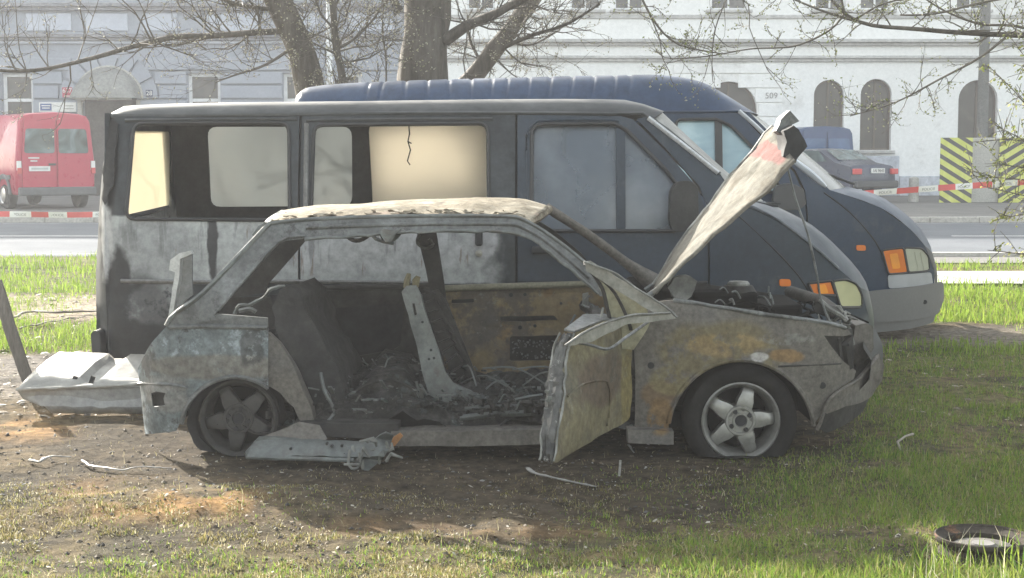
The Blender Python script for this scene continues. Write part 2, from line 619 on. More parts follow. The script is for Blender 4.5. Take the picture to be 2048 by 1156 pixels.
a2 = nd(nt, 'ShaderNodeTexVoronoi', {'Vector': tc, 'Scale': 38.0, 'Randomness': 1.0})
f = nd(nt, 'ShaderNodeMapRange', {0: a1, 1: .32, 2: .68, 3: .35, 4: 1.75}).outputs[0]
c_ = mixc(nt, 1.0, vc, nd(nt, 'ShaderNodeCombineColor', {0: f, 1: f, 2: f}).outputs[0], 'MULTIPLY')
peb = nd(nt, 'ShaderNodeMapRange', {0: a2.outputs['Distance'], 1: .18, 2: .1, 3: 0.0, 4: 1.0}).outputs[0]
a3 = nd(nt, 'ShaderNodeTexNoise', {'Vector': tc, 'Scale': 5.0, 'Detail': 3.0}).outputs[0]
peb = math_(nt, 'MULTIPLY', peb, nd(nt, 'ShaderNodeMapRange', {0: a3, 1: .5, 2: .66}).outputs[0])
c_ = mixc(nt, math_(nt, 'MULTIPLY', peb, .4), c_, (.24, .22, .19))
nt.links.new(c_, b.inputs['Base Color'])
b.inputs['Roughness'].default_value = .97
b.inputs['Specular IOR Level'].default_value = .06
h = math_(nt, 'ADD', math_(nt, 'MULTIPLY', a1, 1.0), math_(nt, 'MULTIPLY', peb, .25))
bp = nd(nt, 'ShaderNodeBump', {'Height': h, 'Strength': .9, 'Distance': .03})
nt.links.new(bp.outputs[0], b.inputs['Normal'])
me.materials.append(m)

# ------------------------------------------------------------------ road, kerbs, paths
M_ASPH = mat('worn_asphalt', [(.12, .13, .145), (.155, .165, .18)], scale=.8, rough=.97, spec=.03, bump=.15, bscale=60, speck=.25)
M_PAVE = mat('paving', [(.15, .145, .14), (.20, .195, .185)], scale=1.2, rough=.95, spec=.08, bump=.2, bscale=30)
M_KERB = mat('kerb_stone', [(.36, .34, .31), (.46, .44, .40)], scale=2.5, rough=.8, bump=.25)
M_CONC = mat('pale_concrete', [(.34, .335, .31), (.45, .44, .41)], scale=1.5, rough=.85, bump=.25, bscale=25)
def strip(name, x0, x1, y0, y1, dz, m, n=40):
    mb = MB()
    ys = np.linspace(y0, y1, n)
    rows = [[(x0, y, float(base_h(y)) + dz), (x1, y, float(base_h(y)) + dz)] for y in ys]
    mb.loft(rows)
    return make(name, mb, m, kind='structure')
strip('road', -80, 80, 20.6, 30.5, .012, M_ASPH)
mb = MB()
for i in range(-14, 14):
    y0 = 25.5
    mb.add([(i * 4.2 + 3.3, y0, float(base_h(y0)) + .016), (i * 4.2 + 6.0, y0, float(base_h(y0)) + .016),
            (i * 4.2 + 6.0, y0 + .13, float(base_h(y0 + .13)) + .016), (i * 4.2 + 3.3, y0 + .13, float(base_h(y0 + .13)) + .016)], [(0, 1, 2, 3)])
make('road_marking', mb, M_WHITE, kind='structure')
mb = MB()
for ya in (21.0, 29.9):
    mb.add([(-80, ya, float(base_h(ya)) + .016), (80, ya, float(base_h(ya)) + .016), (80, ya + .12, float(base_h(ya + .12)) + .016), (-80, ya + .12, float(base_h(ya + .12)) + .016)], [(0, 1, 2, 3)])
make('road_edge_line', mb, plain('faded_line', (.27, .28, .28), .9), kind='structure')
pv = thing('far_pavement', 'x', 'x', (0, 30.5, 0))
del pv['label'], pv['category']
pv['kind'] = 'structure'
make('pavement', MB().box((0, 40.4, .16), (160, 19.4, .2)), M_PAVE, pv)
kb = MB().box((-1, 0, 0), (1, .2, .18))
for i in range(34):
    make('kerb_stone', MB().box((-17 + i * 1.0, 30.6, .172 + rnd.uniform(-.004, .004)), (.985, .2, .19)), M_KERB, pv, bevel=.012)
make('near_kerb', MB().box((27.6, 20.53, .13), (46, .14, .09)), M_KERB, kind='structure')
strip('near_pavement', 4.6, 80, 19.35, 20.46, .02, M_PAVE, 8)
strip('path', 3.0, 80, 16.5, 18.05, .03, M_CONC, 12)

# ------------------------------------------------------------------ buildings
HY = 48.0
def hx(px): return W(px, 315, HY).x
def hz(py): return W(1024, py, HY).z
M_BLUE = mat('grey_blue_render', [(.27, .295, .345), (.33, .355, .41)], scale=.7, rough=.9, bump=.12, bscale=12, speck=.08)
M_BLUEL = mat('pale_blue_render', [(.42, .455, .53), (.48, .51, .58)], scale=.7, rough=.9, bump=.1, bscale=12, speck=.08)
M_TRIM = mat('grey_cornice', [(.19, .195, .22), (.25, .255, .28)], scale=.9, rough=.9, bump=.15)
M_WALL = mat('white_render', [(.76, .76, .75), (.84, .84, .83)], scale=.5, rough=.9, bump=.1, bscale=9, speck=.07,
             layers=[dict(col=(.50, .49, .47), scale=.35, lo=.55, hi=.75, amount=.5)])
M_CORN = mat('stained_cornice', [(.38, .375, .37), (.50, .495, .485)], scale=.6, rough=.9, bump=.15)
M_FRAME = plain('white_window_frame', (.70, .71, .72), .5)
def pane_mat(name, stops, rough=.08):
    m = bpy.data.materials.new(name)
    m.use_nodes = True
    nt = m.node_tree
    b = nt.nodes['Principled BSDF']
    tc = nd(nt, 'ShaderNodeTexCoord').outputs['Object']
    f = nd(nt, 'ShaderNodeTexNoise', {'Vector': tc, 'Scale': 1.6, 'Detail': 5.0, 'Distortion': 1.2}).outputs[0]
    nt.links.new(ramp(nt, f, stops), b.inputs['Base Color'])
    b.inputs['Roughness'].default_value = rough
    b.inputs['Specular IOR Level'].default_value = .6
    return m
M_PANE = pane_mat('house_glass', [(.3, (.03, .032, .035)), (.55, (.04, .04, .042)), (.8, (.09, .085, .08))], .25)
M_PANEB = pane_mat('dusty_glass', [(.3, (.025, .022, .02)), (.6, (.04, .035, .03)), (.8, (.09, .075, .06))], .35)

lb = thing('rusticated_house', 'grey blue house front with rusticated stone courses and a tin canopy over its doorway', 'building', (-11, HY, .26))
wb = thing('white_house', 'long white house front with arched ground floor windows and number 509', 'building', (9, HY, .26))
XB = hx(850)
XL, XR = -34.0, 34.0
def rect(x0, x1, z0, z1): return [(x0, z0), (x1, z0), (x1, z1), (x0, z1)]
def arch(x0, x1, z0, ztop, n=14):
    r = (x1 - x0) / 2
    zc = ztop - r
    return [(x0, z0), (x1, z0)] + [((x0 + x1) / 2 + r * math.cos(math.pi * i / n), zc + r * math.sin(math.pi * i / n)) for i in range(n + 1)]
def inset(poly, d):
    cx = sum(p[0] for p in poly) / len(poly)
    x0, x1 = min(p[0] for p in poly), max(p[0] for p in poly)
    z0, z1 = min(p[1] for p in poly), max(p[1] for p in poly)
    kx, kz = 1 - 2 * d / (x1 - x0), 1 - 2 * d / (z1 - z0)
    cz = (z0 + z1) / 2
    return [(cx + (p[0] - cx) * kx, cz + (p[1] - cz) * kz) for p in poly]
def fill_window(parent, poly, m_pane, m_frame, d=.09, depth=.16, bars=(), vbars=()):
    y = HY + depth
    fr = make('window', MB().panel(poly, [inset(poly, d)], lambda u, v: (u, y, v), (0, .07, 0), grid=1.0), m_frame, parent)
    make('pane', MB().panel(inset(poly, d * .8), [], lambda u, v: (u, y + .03, v), (0, .02, 0), grid=1.0), m_pane, fr)
    x0, x1 = min(p[0] for p in poly), max(p[0] for p in poly)
    z0, z1 = min(p[1] for p in poly), max(p[1] for p in poly)
    for zb in bars:
        make('transom', MB().box(((x0 + x1) / 2, y + .012, zb), (x1 - x0 - 2 * d + .02, .05, .10)), m_frame, fr)
    for xb in vbars:
        make('mullion', MB().box((xb, y + .014, (z0 + z1) / 2), (.06, .05, z1 - z0 - 2 * d)), m_frame, fr)
    return fr
# left, grey blue house
lwin = []
for a, b_ in ((8, 70), (378, 443), (568, 632), (683, 724)):
    lwin.append(rect(hx(a), hx(b_), hz(270), hz(146)))
for a, b_ in ((-430, -370), (-240, -180)):
    lwin.append(rect(hx(a), hx(b_), hz(270), hz(146)))
door = rect(hx(168), hx(276), .26, hz(196))
holes = lwin + [door]
make('wall', MB().panel(rect(XL, XB, .2, 12.5), holes, lambda u, v: (u, HY, v), (0, .35, 0), grid=1.5), M_BLUE, lb)
make('return_wall', MB().box((XL + .2, HY + 4.3, 6.3), (.4, 8, 12.4)), M_BLUE, lb)
make('roof', MB().box(((XL + XB) / 2, HY + 4, 12.6), (XB - XL, 9, .25)), M_TRIM, lb)
for i, wdw in enumerate(lwin):
    fill_window(lb, wdw, M_PANE, M_FRAME, d=.11, bars=(hz(200),), vbars=() if i != 2 else ())
# stone courses between the openings
joints = [310, 283, 255.5, 227, 199, 170, 142.5, 114]
xc, zc, rad = hx(222), hz(199), 1.62
for r0, r1 in zip(joints, joints[1:]):
    z0, z1 = hz(r0) + .035, hz(r1) - .035
    cuts = [(w_[0][0] - .02, w_[1][0] + .02) for w_ in lwin if w_[0][1] < z1 and w_[2][1] > z0 + .15]
    zm = max(0, (z0 + z1) / 2 - zc)
    if (z0 + z1) / 2 > zc:
        if zm < rad:
            k = math.sqrt(rad * rad - zm * zm)
            cuts.append((xc - k, xc + k))
    else:
        cuts.append((hx(160), hx(284)))
    x = XL
    for a, b_ in sorted(cuts) + [(XB, XB)]:
        if a - x > .15:
            make('stone_course', MB().box(((x + a) / 2, HY - .052, (z0 + z1) / 2), (a - x, .12, z1 - z0)), M_BLUE, lb, bevel=.014)
        x = max(x, b_)
# wedge stones round the canopy
for k in range(7):
    a0, a1 = math.pi * k / 7 + .03, math.pi * (k + 1) / 7 - .03
    pts = []
    for t in (0, .5, 1):
        a = a0 + (a1 - a0) * t
        pts.append((xc + 1.06 * math.cos(a), zc + 1.06 * math.sin(a)))
    for t in (1, .5, 0):
        a = a0 + (a1 - a0) * t
        pts.append((xc + 1.56 * math.cos(a), min(zc + 1.56 * math.sin(a), hz(116))))
    make('wedge_stone', MB().panel(pts, [], lambda u, v: (u, HY - .115, v), (0, .115, 0), grid=1.0), M_BLUE, lb)
# frieze and cornices
for pa, pb, pr, mm in ((82, 76, .22, M_TRIM), (76, 69, .32, M_TRIM), (88, 82, .12, M_BLUEL), (22, 15, .2, M_TRIM), (15, 7, .3, M_TRIM)):
    make('cornice', MB().box(((XL + XB) / 2, HY - pr / 2 - .001, (hz(pa) + hz(pb)) / 2), (XB - XL, pr, hz(pb) - hz(pa) - .003)), mm, lb, bevel=.02)
for a, b_ in ((-260, -150), (-90, -6), (60, 150), (178, 262), (292, 360), (420, 520), (560, 640), (700, 790)):
    make('parapet_panel', MB().box(((hx(a) + hx(b_)) / 2, HY - .03, (hz(62) + hz(27)) / 2), (hx(b_) - hx(a), .06, hz(27) - hz(62))), M_BLUEL, lb, bevel=.02)
dr = make('door', MB().box((xc, HY + .3, (.26 + hz(196)) / 2), (hx(276) - hx(168), .06, hz(196) - .26)), mat('dark_door', [(.06, .055, .05), (.09, .08, .075)], scale=2), lb)
make('door_pane', MB().box((hx(238), HY + .26, 1.75), (.55, .02, 1.4)), pane_mat('door_glass', [(.3, (.2, .26, .36)), (.7, (.32, .4, .5))], .2), dr)
for px_ in (163, 281):
    make('door_jamb', MB().box((hx(px_), HY - .05, (.26 + hz(200)) / 2), (.15, .12, hz(200) - .26)), M_CONC, lb)
# tin canopy: a half dome
rows = []
for i in range(9):
    a = math.pi / 2 * i / 8
    rows.append([(xc + 1.05 * math.cos(math.pi * k / 20) * (1 if i < 8 else 1), HY - .05 - 1.0 * math.sin(a) * (math.sin(math.pi * k / 20) ** .6 * .35 + .65), zc + 1.0 * math.sin(math.pi * k / 20) * math.cos(a) + .02) for k in range(21)])
can = make('canopy', MB().loft(rows), mat('weathered_tin', [(.22, .225, .215), (.30, .30, .29)], scale=1.5, rough=.6, metal=.2), lb, smooth=50)
make('canopy_edge', MB().tube([(xc + 1.07 * math.cos(math.pi * k / 20), HY - .12, zc + 1.02 * math.sin(math.pi * k / 20)) for k in range(21)], .05, 6), M_CONC, can)
make('canopy_fascia', MB().box((xc, HY - .7, zc), (1.75, .06, .06)), M_WHITE, can)
# signs on the left house
M_PINK = plain('red_enamel', (.42, .05, .09), .4)
M_NAVY = plain('navy_enamel', (.03, .045, .10), .4)
def wall_sign(name, label, pxa, pya, pxb, pyb, m, txts, cat='sign'):
    x, z = (hx(pxa) + hx(pxb)) / 2, (hz(pya) + hz(pyb)) / 2
    s = thing(name, label, cat, (x, HY - .10, z))
    make('plate', MB().box((x, HY - .105, z), (hx(pxb) - hx(pxa), .04, hz(pya) - hz(pyb))), m, s, bevel=.01)
    for t, dx, dz, size, mm, sx in txts:
        text('lettering', t, size, mm, s, (x + dx, HY - .13, z + dz), sx=sx)
    return s
wall_sign('street_number_sign', 'red enamel plate with white number 637 beside the tin canopy', 130, 175, 150, 195, M_PINK, [('637', 0, .05, .2, M_WHITE, 1)])
wall_sign('house_number_sign', 'small dark enamel plate with white number 28 at the end of the canopy', 296, 180, 310, 194, M_NAVY, [('28', 0, 0, .2, M_WHITE, 1)])
bd = wall_sign('notice_board', 'white notice board with a blue corner above the red van', 83, 205, 157, 224, M_WHITE, [])
make('blue_field', MB().box((hx(97), HY - .128, (hz(205) + hz(224)) / 2), (.36, .004, .22)), plain('sign_blue', (.05, .09, .26), .4), bd)

for cx_, cz_, w_, mm in ((hx(97), .045, .28, M_WHITE), (hx(97), -.03, .24, M_WHITE), (hx(144), .04, .26, M_CONC), (hx(143), -.05, .3, M_CONC)):
    make('printed_line', MB().box((cx_, HY - .134, (hz(205) + hz(224)) / 2 + cz_), (w_, .004, .03)), mm, bd)
make('printed_line', MB().box((hx(140), HY - .13, hz(192.5)), (.2, .004, .03)), M_WHITE, [o for o in bpy.data.objects if o.name == 'street_number_sign'][0])

# right, white house
wins = []
for a, b_, zt, zb in ((1625, 1685, 160, 300), (1718, 1780, 158, 300), (1913, 1991, 160, 300), (2105, 2170, 160, 300), (2230, 2290, 160, 300)):
    wins.append(arch(hx(a), hx(b_), hz(zb), hz(zt)))
big = arch(hx(1400), hx(1512), .3, hz(163))
blind = arch(hx(1130), hx(1242), .3, hz(163))
ups = [rect(hx(a), hx(b_), hz(19), hz(-110)) for a, b_ in ((935, 990), (1140, 1200), (1227, 1285), (1418, 1490), (1625, 1685), (1714, 1775), (1905, 1965), (2040, 2100))]
make('wall', MB().panel(rect(XB + .02, XR, .2, 12.5), wins + [big, blind] + ups, lambda u, v: (u, HY - .06, v), (0, .4, 0), grid=1.5), M_WALL, wb)
make('roof', MB().box(((XR + XB) / 2, HY + 4, 12.7), (XR - XB, 9, .25)), M_TRIM, wb)
make('return_wall', MB().box((XR - .2, HY + 4.4, 6.3), (.4, 8, 12.4)), M_WALL, wb)
for p in wins + [big, blind]:
    xa, xb_ = p[0][0], p[1][0]
    fill_window(wb, p, M_PANEB, plain('brown_window_frame', (.09, .07, .055), .6), d=.06, depth=.14, vbars=((xa + xb_) / 2,))
for p in ups:
    fill_window(wb, p, M_PANE, M_FRAME, d=.06, depth=.14, vbars=((p[0][0] + p[1][0]) / 2,))
    make('window_sill', MB().box(((p[0][0] + p[1][0]) / 2, HY - .12, p[0][1] - .06), (p[1][0] - p[0][0] + .3, .2, .09)), M_CORN, wb, bevel=.015)
for p in wins[:3]:
    make('window_sill', MB().box(((p[0][0] + p[1][0]) / 2, HY - .12, p[0][1] - .06), (p[1][0] - p[0][0] + .24, .16, .1)), M_CORN, wb, bevel=.015)
for pa, pb, pr, mm in ((92, 86, .14, M_CORN), (86, 79, .26, M_CORN), (124, 118, .10, M_CORN), (118, 112, .18, M_CORN), (38, 30, .06, M_CORN)):
    make('cornice', MB().box(((XB + XR) / 2, HY - .06 - pr / 2, (hz(pa) + hz(pb)) / 2), (XR - XB - .1, pr, hz(pb) - hz(pa) - .003)), mm, wb, bevel=.02)
for x0, x1 in ((1535, 1562), (1262, 1562)):
    pass
js = [310, 283, 262, 234, 206, 177, 148, 127]
for r0, r1 in zip(js, js[1:]):
    z0, z1 = hz(r0) + .02, hz(r1) - .02
    zm = (z0 + z1) / 2 - (hz(163) - (hx(1512) - hx(1400)) / 2)
    rad_ = (hx(1512) - hx(1400)) / 2 + .05
    k = rad_ if zm < 0 else (math.sqrt(rad_ * rad_ - zm * zm) if zm < rad_ else 0)
    cxb = (hx(1512) + hx(1400)) / 2
    spans = [(cxb + k, hx(1562))] if k else [(hx(1345), hx(1562))]
    if k:
        spans.append((hx(1345), cxb - k))
    for a, b_ in spans:
        make('pilaster_block', MB().box(((a + b_) / 2, HY - .086, (z0 + z1) / 2), (b_ - a, .06, z1 - z0)), M_WALL, wb, bevel=.012)
M_PLINTH = mat('pale_plinth', [(.42, .45, .52), (.52, .54, .58)], scale=.8, rough=.9, bump=.15)
for a, b_ in ((1560, 1600), (1700, 1797), (1797, 2300)):
    make('plinth', MB().box(((hx(a) + hx(b_)) / 2, HY - .12, (.26 + hz(312 if a == 1700 else 352)) / 2), (hx(b_) - hx(a) - .02, .1, hz(312 if a == 1700 else 352) - .26)), M_PLINTH, wb, bevel=.015)
s = thing('house_number', 'raised grey number 509 on the white banded pilaster', 'house number', (hx(1539), HY - .12, hz(192)))
for i, ch in enumerate('509'):
    text('digit', ch, .26, plain('grey_digit', (.33, .32, .32), .6), s, (hx(1531 + i * 8.6), HY - .125, hz(192)), ext=.012)

# ------------------------------------------------------------------ street furniture
def on_pave(px, Y): return W(px, 315, Y).x
def hazard_mat(name, k):
    m = bpy.data.materials.new(name)
    m.use_nodes = True
    nt = m.node_tree
    b = nt.nodes['Principled BSDF']
    s_ = nd(nt, 'ShaderNodeSeparateXYZ', {0: nd(nt, 'ShaderNodeTexCoord').outputs['Object']})
    v = math_(nt, 'ADD', math_(nt, 'MULTIPLY', s_.outputs[0], k), math_(nt, 'MULTIPLY', s_.outputs[2], 1.0))
    v = math_(nt, 'FRACT', math_(nt, 'MULTIPLY', v, 3.6))
    v = math_(nt, 'GREATER_THAN', v, .56)
    n_ = nd(nt, 'ShaderNodeTexNoise', {'Scale': 5.0, 'Detail': 8.0}).outputs[0]
    yel = ramp(nt, n_, [(.35, (.50, .53, .10)), (.65, (.60, .62, .16))])
    nt.links.new(mixc(nt, v, yel, (.05, .05, .055)), b.inputs['Base Color'])
    b.inputs['Roughness'].default_value = .6
    return m
by = 40.5
gb = thing('hazard_barrier', 'grey concrete block between two yellow and black striped boards at the white house', 'barrier', (on_pave(1971, by), by, .26))
make('block', MB().box((on_pave(1971, by), by + .45, 1.13), (1.55, .8, 1.74)), M_CONC, gb, bevel=.02)
for a, b_, k in ((1880, 1944, .62), (1998, 2062, -.62)):
    xa, xb_ = on_pave(a, by), on_pave(b_, by)
    make('striped_board', MB().box(((xa + xb_) / 2, by - .03, 1.13), (xb_ - xa, .05, 1.74)), hazard_mat('hazard_stripes', k), gb, bevel=.006)
bl = thing('bollard', 'short round concrete bollard beside the dark parked saloon', 'bollard', (on_pave(1829, 41), 41, .26))
make('post', MB().lathe([(.0, .26), (.14, .262), (.135, .85), (.12, .91), (.06, .95), (0, .955)], (bl.location.x, 41, 0), 'Z', 20), M_CONC, bl, smooth=40)
lp = thing('dark_lamp_post', 'thick dark grey lamp post in front of the right arched window', 'lamp post', (on_pave(1963, 44), 44, .26))
make('post', MB().lathe([(.2, .26), (.2, .5), (.16, .56), (.155, 3.2), (.13, 8.5), (0, 8.51)], (lp.location.x, 44, 0), 'Z', 18), mat('dark_steel', [(.10, .105, .10), (.15, .15, .145)], scale=3), lp, smooth=40)
make('lamp_arm', MB().tube([(lp.location.x, 44, 8.4), (lp.location.x, 43.4, 9.1), (lp.location.x, 42.0, 9.2)], .05), M_DARK, lp)
wp = thing('white_lamp_post', 'slim white lamp post rising behind the two left trees', 'lamp post', (on_pave(661, 31.5), 31.5, .26))
make('post', MB().lathe([(.1, .26), (.1, 1.4), (.065, 1.5), (.055, 8.0), (0, 8.01)], (wp.location.x, 31.5, 0), 'Z', 14), M_FRAME, wp, smooth=40)
make('lamp_arm', MB().tube([(wp.location.x, 31.5, 7.9), (wp.location.x, 30.9, 8.6), (wp.location.x, 29.6, 8.7)], .035), M_FRAME, wp)

# barrier tape
M_INK = plain('grey_ink', (.25, .25, .26), .6)
M_TW, M_TR = plain('white_tape', (.75, .75, .74), .6), plain('red_tape', (.62, .12, .12), .6)
def tape(label, pts, h, n, off):
    P = lerp_path(pts, n + 1)
    o = thing('barrier_tape', label, 'barrier tape', P[0])
    o['group'] = 'red and white barrier tapes strung along the verge'
    for i in range(n):
        a, b_ = P[i], P[i + 1]
        mbt = MB()
        k = 5
        rows = []
        for j in range(k + 1):
            p = a + (b_ - a) * (j / k)
            tw = .25 * math.sin((i + j / k) * 1.1)
            up = Vector((0, math.sin(tw), math.cos(tw))) * h / 2
            rows.append([p - up, p + up])
        mbt.loft(rows)
        red = (i + off) % 2 == 0
        make('red_band' if red else 'white_band', mbt, M_TR if red else M_TW, o, smooth=60)
        if not red:
            c = (a + b_) / 2
            ang = math.atan2(b_.z - a.z, b_.x - a.x)
            text('lettering', 'POLICIE', h * .62, M_INK, o, c + Vector((0, -.012, -.005)), (R(90), -ang, 0), ext=.001)
tape('barrier tape pulled tight in front of the striped boards and dark saloon', [W(1640, 394, 16.6), W(1850, 378, 16.4), W(2048, 364, 16.2), W(2460, 332, 15.8)], .066, 20, 0)
tape('barrier tape stretched low in front of the red van', [W(-330, 427, 19.6), W(0, 428, 19.8), W(190, 429, 20), W(560, 415, 20.2)], .075, 21, 1)

# ------------------------------------------------------------------ parked vehicles across the road
def place(mb, loc, yaw):
    c, s = math.cos(yaw), math.sin(yaw)
    mb.v = [(loc[0] + c * v[0] - s * v[1], loc[1] + s * v[0] + c * v[1], loc[2] + v[2]) for v in mb.v]
    return mb
def far_wheel(t, x, y, r, loc, yaw):
    mb = MB().lathe([(0, -.1), (r * .6, -.1), (r * .62, -.12), (r * .93, -.12), (r, -.08), (r, .08), (0, .1)], (0, 0, 0), 'Y', 22)
    mb.v = [(x - v[1], y + v[0], r + v[2]) for v in mb.v]
    w_ = make('wheel', place(mb, loc, yaw), M_BLACK, t, smooth=30)
    sx = -1 if x < 0 else 1
    mb = MB().lathe([(0, .02), (r * .25, .03), (r * .55, 0), (r * .62, .02), (r * .62, -.04)], (0, 0, 0), 'Y', 18)
    mb.v = [(x + sx * (.118 + v[1]), y + v[0], r + v[2]) for v in mb.v]
    make('rim', place(mb, loc, yaw), M_CHROME, w_, smooth=30)
def body_loft(half, ys, insets, mb=None, top=1.0):
    """half: (x, z) of the right half from sill to roof middle"""
    sec = [(-x, z) for x, z in half] + [(x, z) for x, z in half[::-1]][1:]
    zlo, zhi = half[0][1], half[-1][1]
    rows = []
    for y, k in zip(ys, insets):
        zc_ = (zlo + zhi) / 2
        rows.append([(x * k, y, zc_ + (z - zc_) * (1 - (1 - k) * .6)) for x, z in sec])
    mb = MB().loft(rows)
    n = len(sec)
    mb.f.append(tuple(range(n)))
    mb.f.append(tuple(len(rows) * n - n + i for i in range(n))[::-1])
    return mb
def bgvan(name, label, px, Y, yaw, m_body, hi, length, plate, glassm):
    L = (W(px, 315, Y).x, Y, .26)
    t = thing(name, label, 'van', L)
    half = [(.86, .34), (.94, .45), (.96, .95), (.94, 1.25), (.86, hi - .18), (.78, hi - .05), (.6, hi), (0, hi + .04)]
    make('body', place(body_loft(half, [0, .03, .1, length - .9, length - .25, length], [.955, .985, 1, 1, .93, .8]), L, yaw), m_body, t, smooth=40)
    wz0, wz1 = hi * .585, hi * .84
    q = lambda z: .95 - max(0, z - 1.25) * .1
    for sgn in (-1, 1):
        dr_ = make('rear_door', place(MB().panel(rr([(sgn * .025, .52), (sgn * .82, .52), (sgn * .82, 1.2), (sgn * .745, hi - .13), (sgn * .025, hi - .13)], .05), [], lambda u, v: (u, -.045, v), (0, .03, 0), grid=.5), L, yaw), m_body, t)
        make('rear_window', place(MB().panel(rr([(sgn * .05, wz0), (sgn * .77, wz0), (sgn * .72, wz1), (sgn * .05, wz1)], .07), [], lambda u, v: (u, -.062, v), (0, .012, 0), grid=.5), L, yaw), glassm, dr_)
        make('tail_light', place(MB().box((sgn * .885, -.015, 1.02), (.1, .06, .22)), L, yaw), M_WHITE if sgn < 3 else M_RED, t, bevel=.01)
        make('tail_lens', place(MB().box((sgn * .885, -.04, .9), (.1, .04, .14)), L, yaw), M_RED, t, bevel=.01)
    make('bumper', place(MB().box((0, -.06, .42), (1.84, .2, .2)), L, yaw), plain('grey_bumper', (.10, .105, .11), .7), t, bevel=.04)
    pl = make('number_plate', place(MB().box((-.42, -.066, .95), (.5, .012, .115)), L, yaw), M_WHITE, t)
    c, s_ = math.cos(yaw), math.sin(yaw)
    pp = Vector((L[0] + c * -.42 - s_ * -.08, L[1] + s_ * -.42 + c * -.08, L[2] + .95))
    make('printed_line', place(MB().box((-.42, -.075, .95), (.4, .004, .05)), L, yaw), plain('grey_print', (.40, .41, .41), .5), pl)
    make('door_handle', place(MB().box((-.12, -.075, 1.05), (.16, .03, .05)), L, yaw), M_DARK, t)
    for x in (-.86, .86):
        for y in (.85, length - .95):
            far_wheel(t, x, y, .33, L, yaw)
    for sgn in (-1, 1):
        make('side_moulding', place(MB().box((sgn * .975, length * .45, .75), (.03, length * .75, .1)), L, yaw), plain('grey_moulding', (.12, .12, .125), .7), t)
        make('wheel_arch', place(MB().tube([(sgn * .97, .85 + .44 * math.cos(math.pi * k / 12), .35 + .44 * math.sin(math.pi * k / 12)) for k in range(13)], .04, 6), L, yaw), plain('arch_trim', (.14, .145, .15), .7), t)
    return t
M_GREENGL = pane_mat('tinted_glass', [(.3, (.02, .035, .035)), (.5, (.07, .11, .115)), (.7, (.2, .26, .28))], .08)
rv = bgvan('red_van', 'red panel van parked tail first below the grey blue house', 112, 35.4, R(37), mat('red_paint', [(.40, .016, .055), (.44, .024, .065)], scale=2, rough=.35, bump=.03, coat=.4, speck=.05), 2.24, 5.0, '5A2 7081', M_GREENGL)
for dz, w_ in ((1.2, .26), (1.13, .16)):
    make('printed_line', place(MB().box((-.55, -.064, dz), (w_, .006, .03)), tuple(rv.location), R(37)), M_WHITE, rv)
bv = bgvan('blue_van', 'blue parked van behind the dark saloon at the white house', 1652, 45.5, R(12), mat('mid_blue_paint', [(.02, .055, .15), (.028, .068, .17)], scale=2, rough=.4, bump=.03, coat=.3, speck=.05), 2.12, 4.6, '2AB 4416', pane_mat('blue_glass', [(.3, (.05, .10, .2)), (.7, (.1, .17, .32))], .1))
# dark saloon
L = (W(1752, 315, 40.0).x, 40.0, .26)
yaw = R(33)
sd = thing('dark_saloon', 'dark grey blue saloon car parked nose away beside the white house', 'car', L)
prof = [(0.02, .38), (-.02, .55), (.0, .92), (.06, 1.02), (.5, 1.08), (.72, 1.12), (1.35, 1.42), (1.7, 1.46), (2.4, 1.44), (3.2, .98), (4.1, .88), (4.3, .7), (4.32, .4)]
rows = []
for k in range(13):
    u = -1 + 2 * k / 12
    e = abs(u) ** 4
    rows.append([(.84 * u * (1 - .17 * max(0, (z - .9)) / .55), y + (.10 * e if y < .2 else (-.2 * e if y > 4 else 0)), z - .05 * e * (1 if z > .5 else 0)) for y, z in prof])
mbb = MB().loft(rows)
mbb.f.append(tuple(range(len(prof))))
mbb.f.append(tuple(12 * len(prof) + i for i in range(len(prof)))[::-1])
make('body', place(mbb, L, yaw), mat('dark_paint', [(.022, .032, .065), (.03, .042, .08)], scale=2, rough=.35, bump=.03, coat=.3, speck=.05), sd, smooth=35)
make('rear_window', place(MB().add([(-.6, .78, 1.155), (.6, .78, 1.155), (.52, 1.32, 1.425), (-.52, 1.32, 1.425)], [(0, 1, 2, 3)]), L, yaw), M_GREENGL, sd)
for sgn in (-1, 1):
    make('side_window', place(MB().add([(sgn * .80, 1.0, 1.1), (sgn * .80, 3.0, 1.08), (sgn * .735, 2.35, 1.40), (sgn * .735, 1.4, 1.39)], [(0, 1, 2, 3)]), L, yaw), M_GREENGL, sd)
    make('tail_light', place(MB().box((sgn * .68, .005, .84), (.26, .12, .15)), L, yaw), M_RED, sd, bevel=.02)
    for y in (.85, 3.35):
        far_wheel(sd, sgn * .76, y, .29, L, yaw)
pl = make('number_plate', place(MB().box((.05, -.03, .86), (.5, .03, .13)), L, yaw), M_WHITE, sd)
c, s_ = math.cos(yaw), math.sin(yaw)
text('lettering', '1AI 9643', .12, M_DARK, pl, Vector((L[0] + c * .05 - s_ * -.05, L[1] + s_ * .05 + c * -.05, L[2] + .86)), (R(90), 0, yaw))
make('bumper', place(MB().box((0, -.02, .5), (1.6, .16, .2)), L, yaw), plain('saloon_bumper', (.05, .055, .06), .6), sd, bevel=.05)

